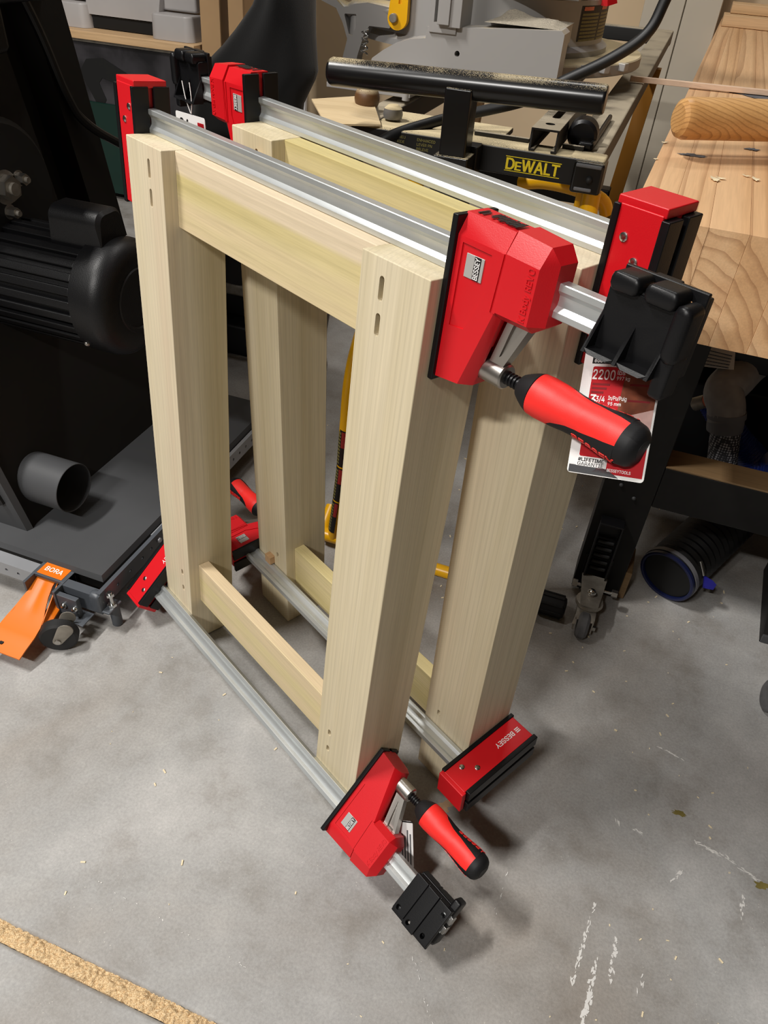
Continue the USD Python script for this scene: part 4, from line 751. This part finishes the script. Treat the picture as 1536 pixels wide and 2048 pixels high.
def pod(x0, x1, y0, y1, z0, z1): return hull(np.vstack([lathe([(0, .035), (z1-z0-.006, .030), (z1-z0, .026)], (x, y, z0), (0, 0, 1), 20).vertices for x in (x0+.035, x1-.035) for y in (y0+.035, y1-.035)]))
part(pl, 'corner_pod', pod(-1.490, -1.300, 1.965, 2.09, .652, .735), 'planer_grey'); part(pl, 'corner_pod', pod(-1.96, -1.80, 1.99, 2.12, .652, .735), 'planer_grey')
part(pl, 'base_skirt', cat(hull([(-1.82, 2.02, .70), (-1.48, 2.02, .70), (-1.80, 2.02, .78), (-1.46, 2.02, .78), (-1.82, 2.40, .70), (-1.48, 2.40, .70), (-1.80, 2.40, .78), (-1.46, 2.40, .78)]), box(-1.95, -1.32, 2.05, 2.5, .74, .95, .01)), 'planer_grey')
part(pl, 'dark_opening', box(-1.80, -1.50, 2.03, 2.06, .653, .700, .002), 'cavity_black')
part(pl, 'back_panel', box(-1.80, -1.50, 2.10, 2.12, .652, .72), 'planer_grey')
for i, (x, w, lab) in enumerate(((-1.215, .080, 'left brown cardboard box flattened on edge beside the board'), (-1.105, .060, 'right brown cardboard box flattened on edge near the white panels'))):
    c = thing('cardboard_box', lab, 'cardboard box', mat4(Rot.from_euler('xz', [-4, 6], degrees=True).as_matrix(), (x, 1.93, 0)), group='flattened cardboard boxes')
    part(c, 'front_flap', box(-w/2, w/2, 0, .012, 0, 1.5, .002), 'cardboard'); part(c, 'side_flap', box(w/2-.006, w/2, .014, .14, 0, 1.5, .001), 'cardboard')
for i, (x, y, lab) in enumerate(((-1.175, 2.15, 'left white panel leaning behind the cardboard'), (-1.03, 2.22, 'right white panel leaning behind the black bag'))):
    c = thing('white_panel', lab, 'panel', mat4(Rot.from_euler('x', -5, degrees=True).as_matrix(), (x, y, 0)), group='white leaning panels')
    part(c, 'panel_face', box(-.075, .075, 0, .02, 0, 1.6, .002), 'white_panel'); part(c, 'panel_edge', box(-.079, -.0752, 0, .02, 0, 1.6, .001), 'planer_grey')
cabn = thing('tall_cabinet', 'tall pale cabinet between the saw stand and the bench', 'cabinet')
part(cabn, 'door', box(.30, .452, 2.72, 2.74, .05, 1.9, .003), 'pale_cabinet'); part(cabn, 'door', box(.456, .588, 2.72, 2.74, .05, 1.9, .003), 'pale_cabinet'); part(cabn, 'carcass', box(.30, .59, 2.74, 2.94, 0, 1.92, .003), 'pale_cabinet')
# dust collector with its black cloth bag
dc = thing('dust_collector', 'dust collector with a sagging black cloth bag behind the farther frame', 'dust collector')
zz = np.linspace(.22, 1.35, 60); th = np.linspace(0, 2*np.pi, 72, endpoint=False); P = []
def bag_edge(z):   # left and right outline
    l = np.interp(z, [.22, .30, .55, .72, .78, .81, .855, .92, 1.10, 1.35], [-.66, -.69, -.70, -.67, -.625, -.585, -.535, -.470, -.44, -.43])
    r_ = np.interp(z, [.22, .30, .55, .70, .77, .85, .93, 1.10, 1.35], [-.46, -.43, -.40, -.375, -.335, -.345, -.352, -.37, -.38]); return l, r_
for z in zz:
    l, r_ = bag_edge(z); c, w = (l+r_)/2, (r_-l)/2
    fold = 1+.05*np.sin(3*th+4*z)+.035*np.sin(7*th-9*z)
    P.append(np.stack([c+w*np.cos(th), 1.0+.11*fold*np.sin(th)*(.75+.25*np.sin(2*z)), 0*th+z], 1))
P = np.array(P); P = np.concatenate([P, P[:, :1]], 1)
part(dc, 'cloth_bag', cat(grid(P, flip=False), hull(P[0]), hull(P[-1])), 'cloth_black', smooth=True, label='black cloth bag')
part(dc, 'collar_ring', box(-.70, -.44, .90, 1.10, .185, .222, .01), 'worn_steel'); part(dc, 'base', cat(box(-.72, -.42, .88, 1.14, .0, .10, .01), box(-.66, -.48, .94, 1.08, .1, .19, .01)), 'motor_black')
single('floor_cable', 'thin dark cable lying on the floor beyond the farther frame', 'cable', tube([(-.50, 1.55, .004), (-.42, 1.30, .004), (-.33, 1.05, .004), (-.27, .93, .004), (-.25, .80, .004)], .004, 8, 8), 'cable_black')

# ================================================================== HANG TAGS
def hang_tag(label, o, ux, uy, w, h, full, fr, s=1.0):
    ux = V(*ux); ux /= np.linalg.norm(ux); uy = V(*uy); uy -= ux*(uy@ux); uy /= np.linalg.norm(uy)
    t = thing('hang_tag', label, 'tag', fr@mat4(np.stack([ux, uy, np.cross(ux, uy)], 1)*s, o))
    P_ = lambda pts, z, d, lk, nm='print', **k: part(t, nm, extr(pts, (0, 0, z), (1, 0, 0), (0, 1, 0), d), lk, **k)
    P_(Polygon([(0, 0), (w, 0), (w, -h), (0, -h)]).buffer(-.004).buffer(.004), 0, .0008, 'label_white', 'card')
    T_ = lambda s_, hh, x, y, lk, nm='lettering', **k: part(t, nm, text(s_, hh, (x, y, .0013), (1, 0, 0), (0, 1, 0), .0002, **k), lk)
    if full == 1:
        P_(Polygon([(.012, -.032), (.058, -.032), (.058, -.126), (.012, -.126)]).buffer(-.002).buffer(.002), .0008, .0003, 'label_red', 'red_panel')
        P_([(.050, -.030), (w-.002, -.030), (w-.002, -.072), (.046, -.084)], .0011, .0001, 'photo_brown', 'picture'); P_([(.046, -.084), (w-.002, -.072), (w-.002, -.122), (.048, -.122)], .0011, .0001, 'photo_pink', 'picture')
        for (a, b, c_, d_) in ((.052, -.092, .060, -.100), (.062, -.094, .070, -.100), (.068, -.086, .071, -.096), (.053, -.086, .055, -.094), (.06, -.104, .082, -.107), (.064, -.112, .084, -.114), (.056, -.048, .080, -.050), (.056, -.064, .080, -.066)):
            P_([(a, b), (c_, b), (c_, d_), (a, d_)], .0012, .0001, 'label_dark_red', 'picture_detail')
        P_([(.048, -.122), (w-.002, -.110), (w-.002, -h+.004), (.030, -h+.004)], .0012, .0001, 'label_red', 'red_corner')
        P_([(0.002, -h+.009), (.045, -h+.009), (.060, -h+.001), (.002, -h+.001)], .0012, .0001, 'machine_grey', 'grey_foot')
        T_('24"', .015, .010, -.020, 'label_black'); P_([(.010, -.0225), (.034, -.0225), (.034, -.0290), (.010, -.0290)], .0011, .0001, 'label_black', 'black_bar'); T_('600 mm', .0038, .0125, -.0277, 'label_white', fit=.019)
        T_('2200', .0098, .013, -.0450, 'label_white', fit=.0255); T_('lbs', .0045, .0405, -.0395, 'label_white', fit=.0085); T_('997 kg', .0036, .0405, -.0450, 'label_white', fit=.0145)
        for k_, y in enumerate((-.049, -.0532, -.0574)): P_([(.014, y), (.034-.003*k_, y), (.034-.003*k_, y-.0022), (.014, y-.0022)], .0012, .0001, 'label_dark_red', 'small_print')
        T_('3', .0098, .013, -.0710, 'label_white'); T_('3/4', .0056, .0205, -.0680, 'label_white', fit=.0105); T_('In/Po/Pulg', .0040, .0345, -.0655, 'label_white', fit=.0205); T_('95 mm', .0034, .0345, -.0710, 'label_white')
        for k_, y in enumerate((-.0755, -.0797, -.0839)): P_([(.014, y), (.036-.004*k_, y), (.036-.004*k_, y-.0022), (.014, y-.0022)], .0012, .0001, 'label_dark_red', 'small_print')
        P_([(.010, -.127), (.045, -.127), (.045, -.1365), (.010, -.1365)], .0012, .0001, 'label_white', 'guarantee_box'); T_('#LIFETIME', .0036, .0115, -.1312, 'label_black', fit=.030); T_('GARANTIE', .0036, .0115, -.1358, 'label_black', fit=.030, bold=False)
        T_('BESSEYTOOLS', .0030, .046, -.1385, 'label_white', sx=.9)
    elif full == 2:
        T_('24', .018, .010, -.026, 'label_black'); T_('K Body', .0065, .040, -.020, 'label_black', sx=.9); T_('REVO', .0045, .042, -.028, 'label_black')
        P_([(.066, -.008), (w-.004, -.008), (w-.004, -.034), (.066, -.034)], .0008, .0003, 'label_red', 'red_panel'); T_('BESSEY', .0050, .0675, -.031, 'label_white', sx=.62)
        part(t, 'string', cat(tube([(.050, .002, .0015), (.043, .020, .003), (.036, .042, .002)], .0008, 6, 4), tube([(.052, .002, .0015), (.060, .020, .003), (.058, .042, .002)], .0008, 6, 4)), 'label_white')
    else:
        P_([(0, -.002), (w, -.002), (w, 0), (0, 0)], .0008, .0002, 'label_black', 'black_edge')
        for k_ in range(5): P_([(.003+.004*k_, -.014-(k_ % 3)*.006), (.005+.004*k_, -.014-(k_ % 3)*.006), (.005+.004*k_, -.070), (.003+.004*k_, -.070)], .0008, .0002, 'grey_tyre', 'small_print')
    return t
hang_tag('red and white printed tag with load ratings hanging behind the largest red handle', (.678, .072, .841), (.935, .067, .349), (-.349, .356, .867), .087, .145, 1, M1, .786)
hang_tag('white tag with a red square hanging from the holder of the far top clamp', (-.213, .030, .850), (.998, 0, .06), (-.06, 0, .998), .088, .10, 2, M2)
hang_tag('white small-print tag hanging edge-on behind the lowest clamp housing', (.631, .020, .088), (.775, .586, .237), (-.429, .211, .878), .024, .075, 3, M1)
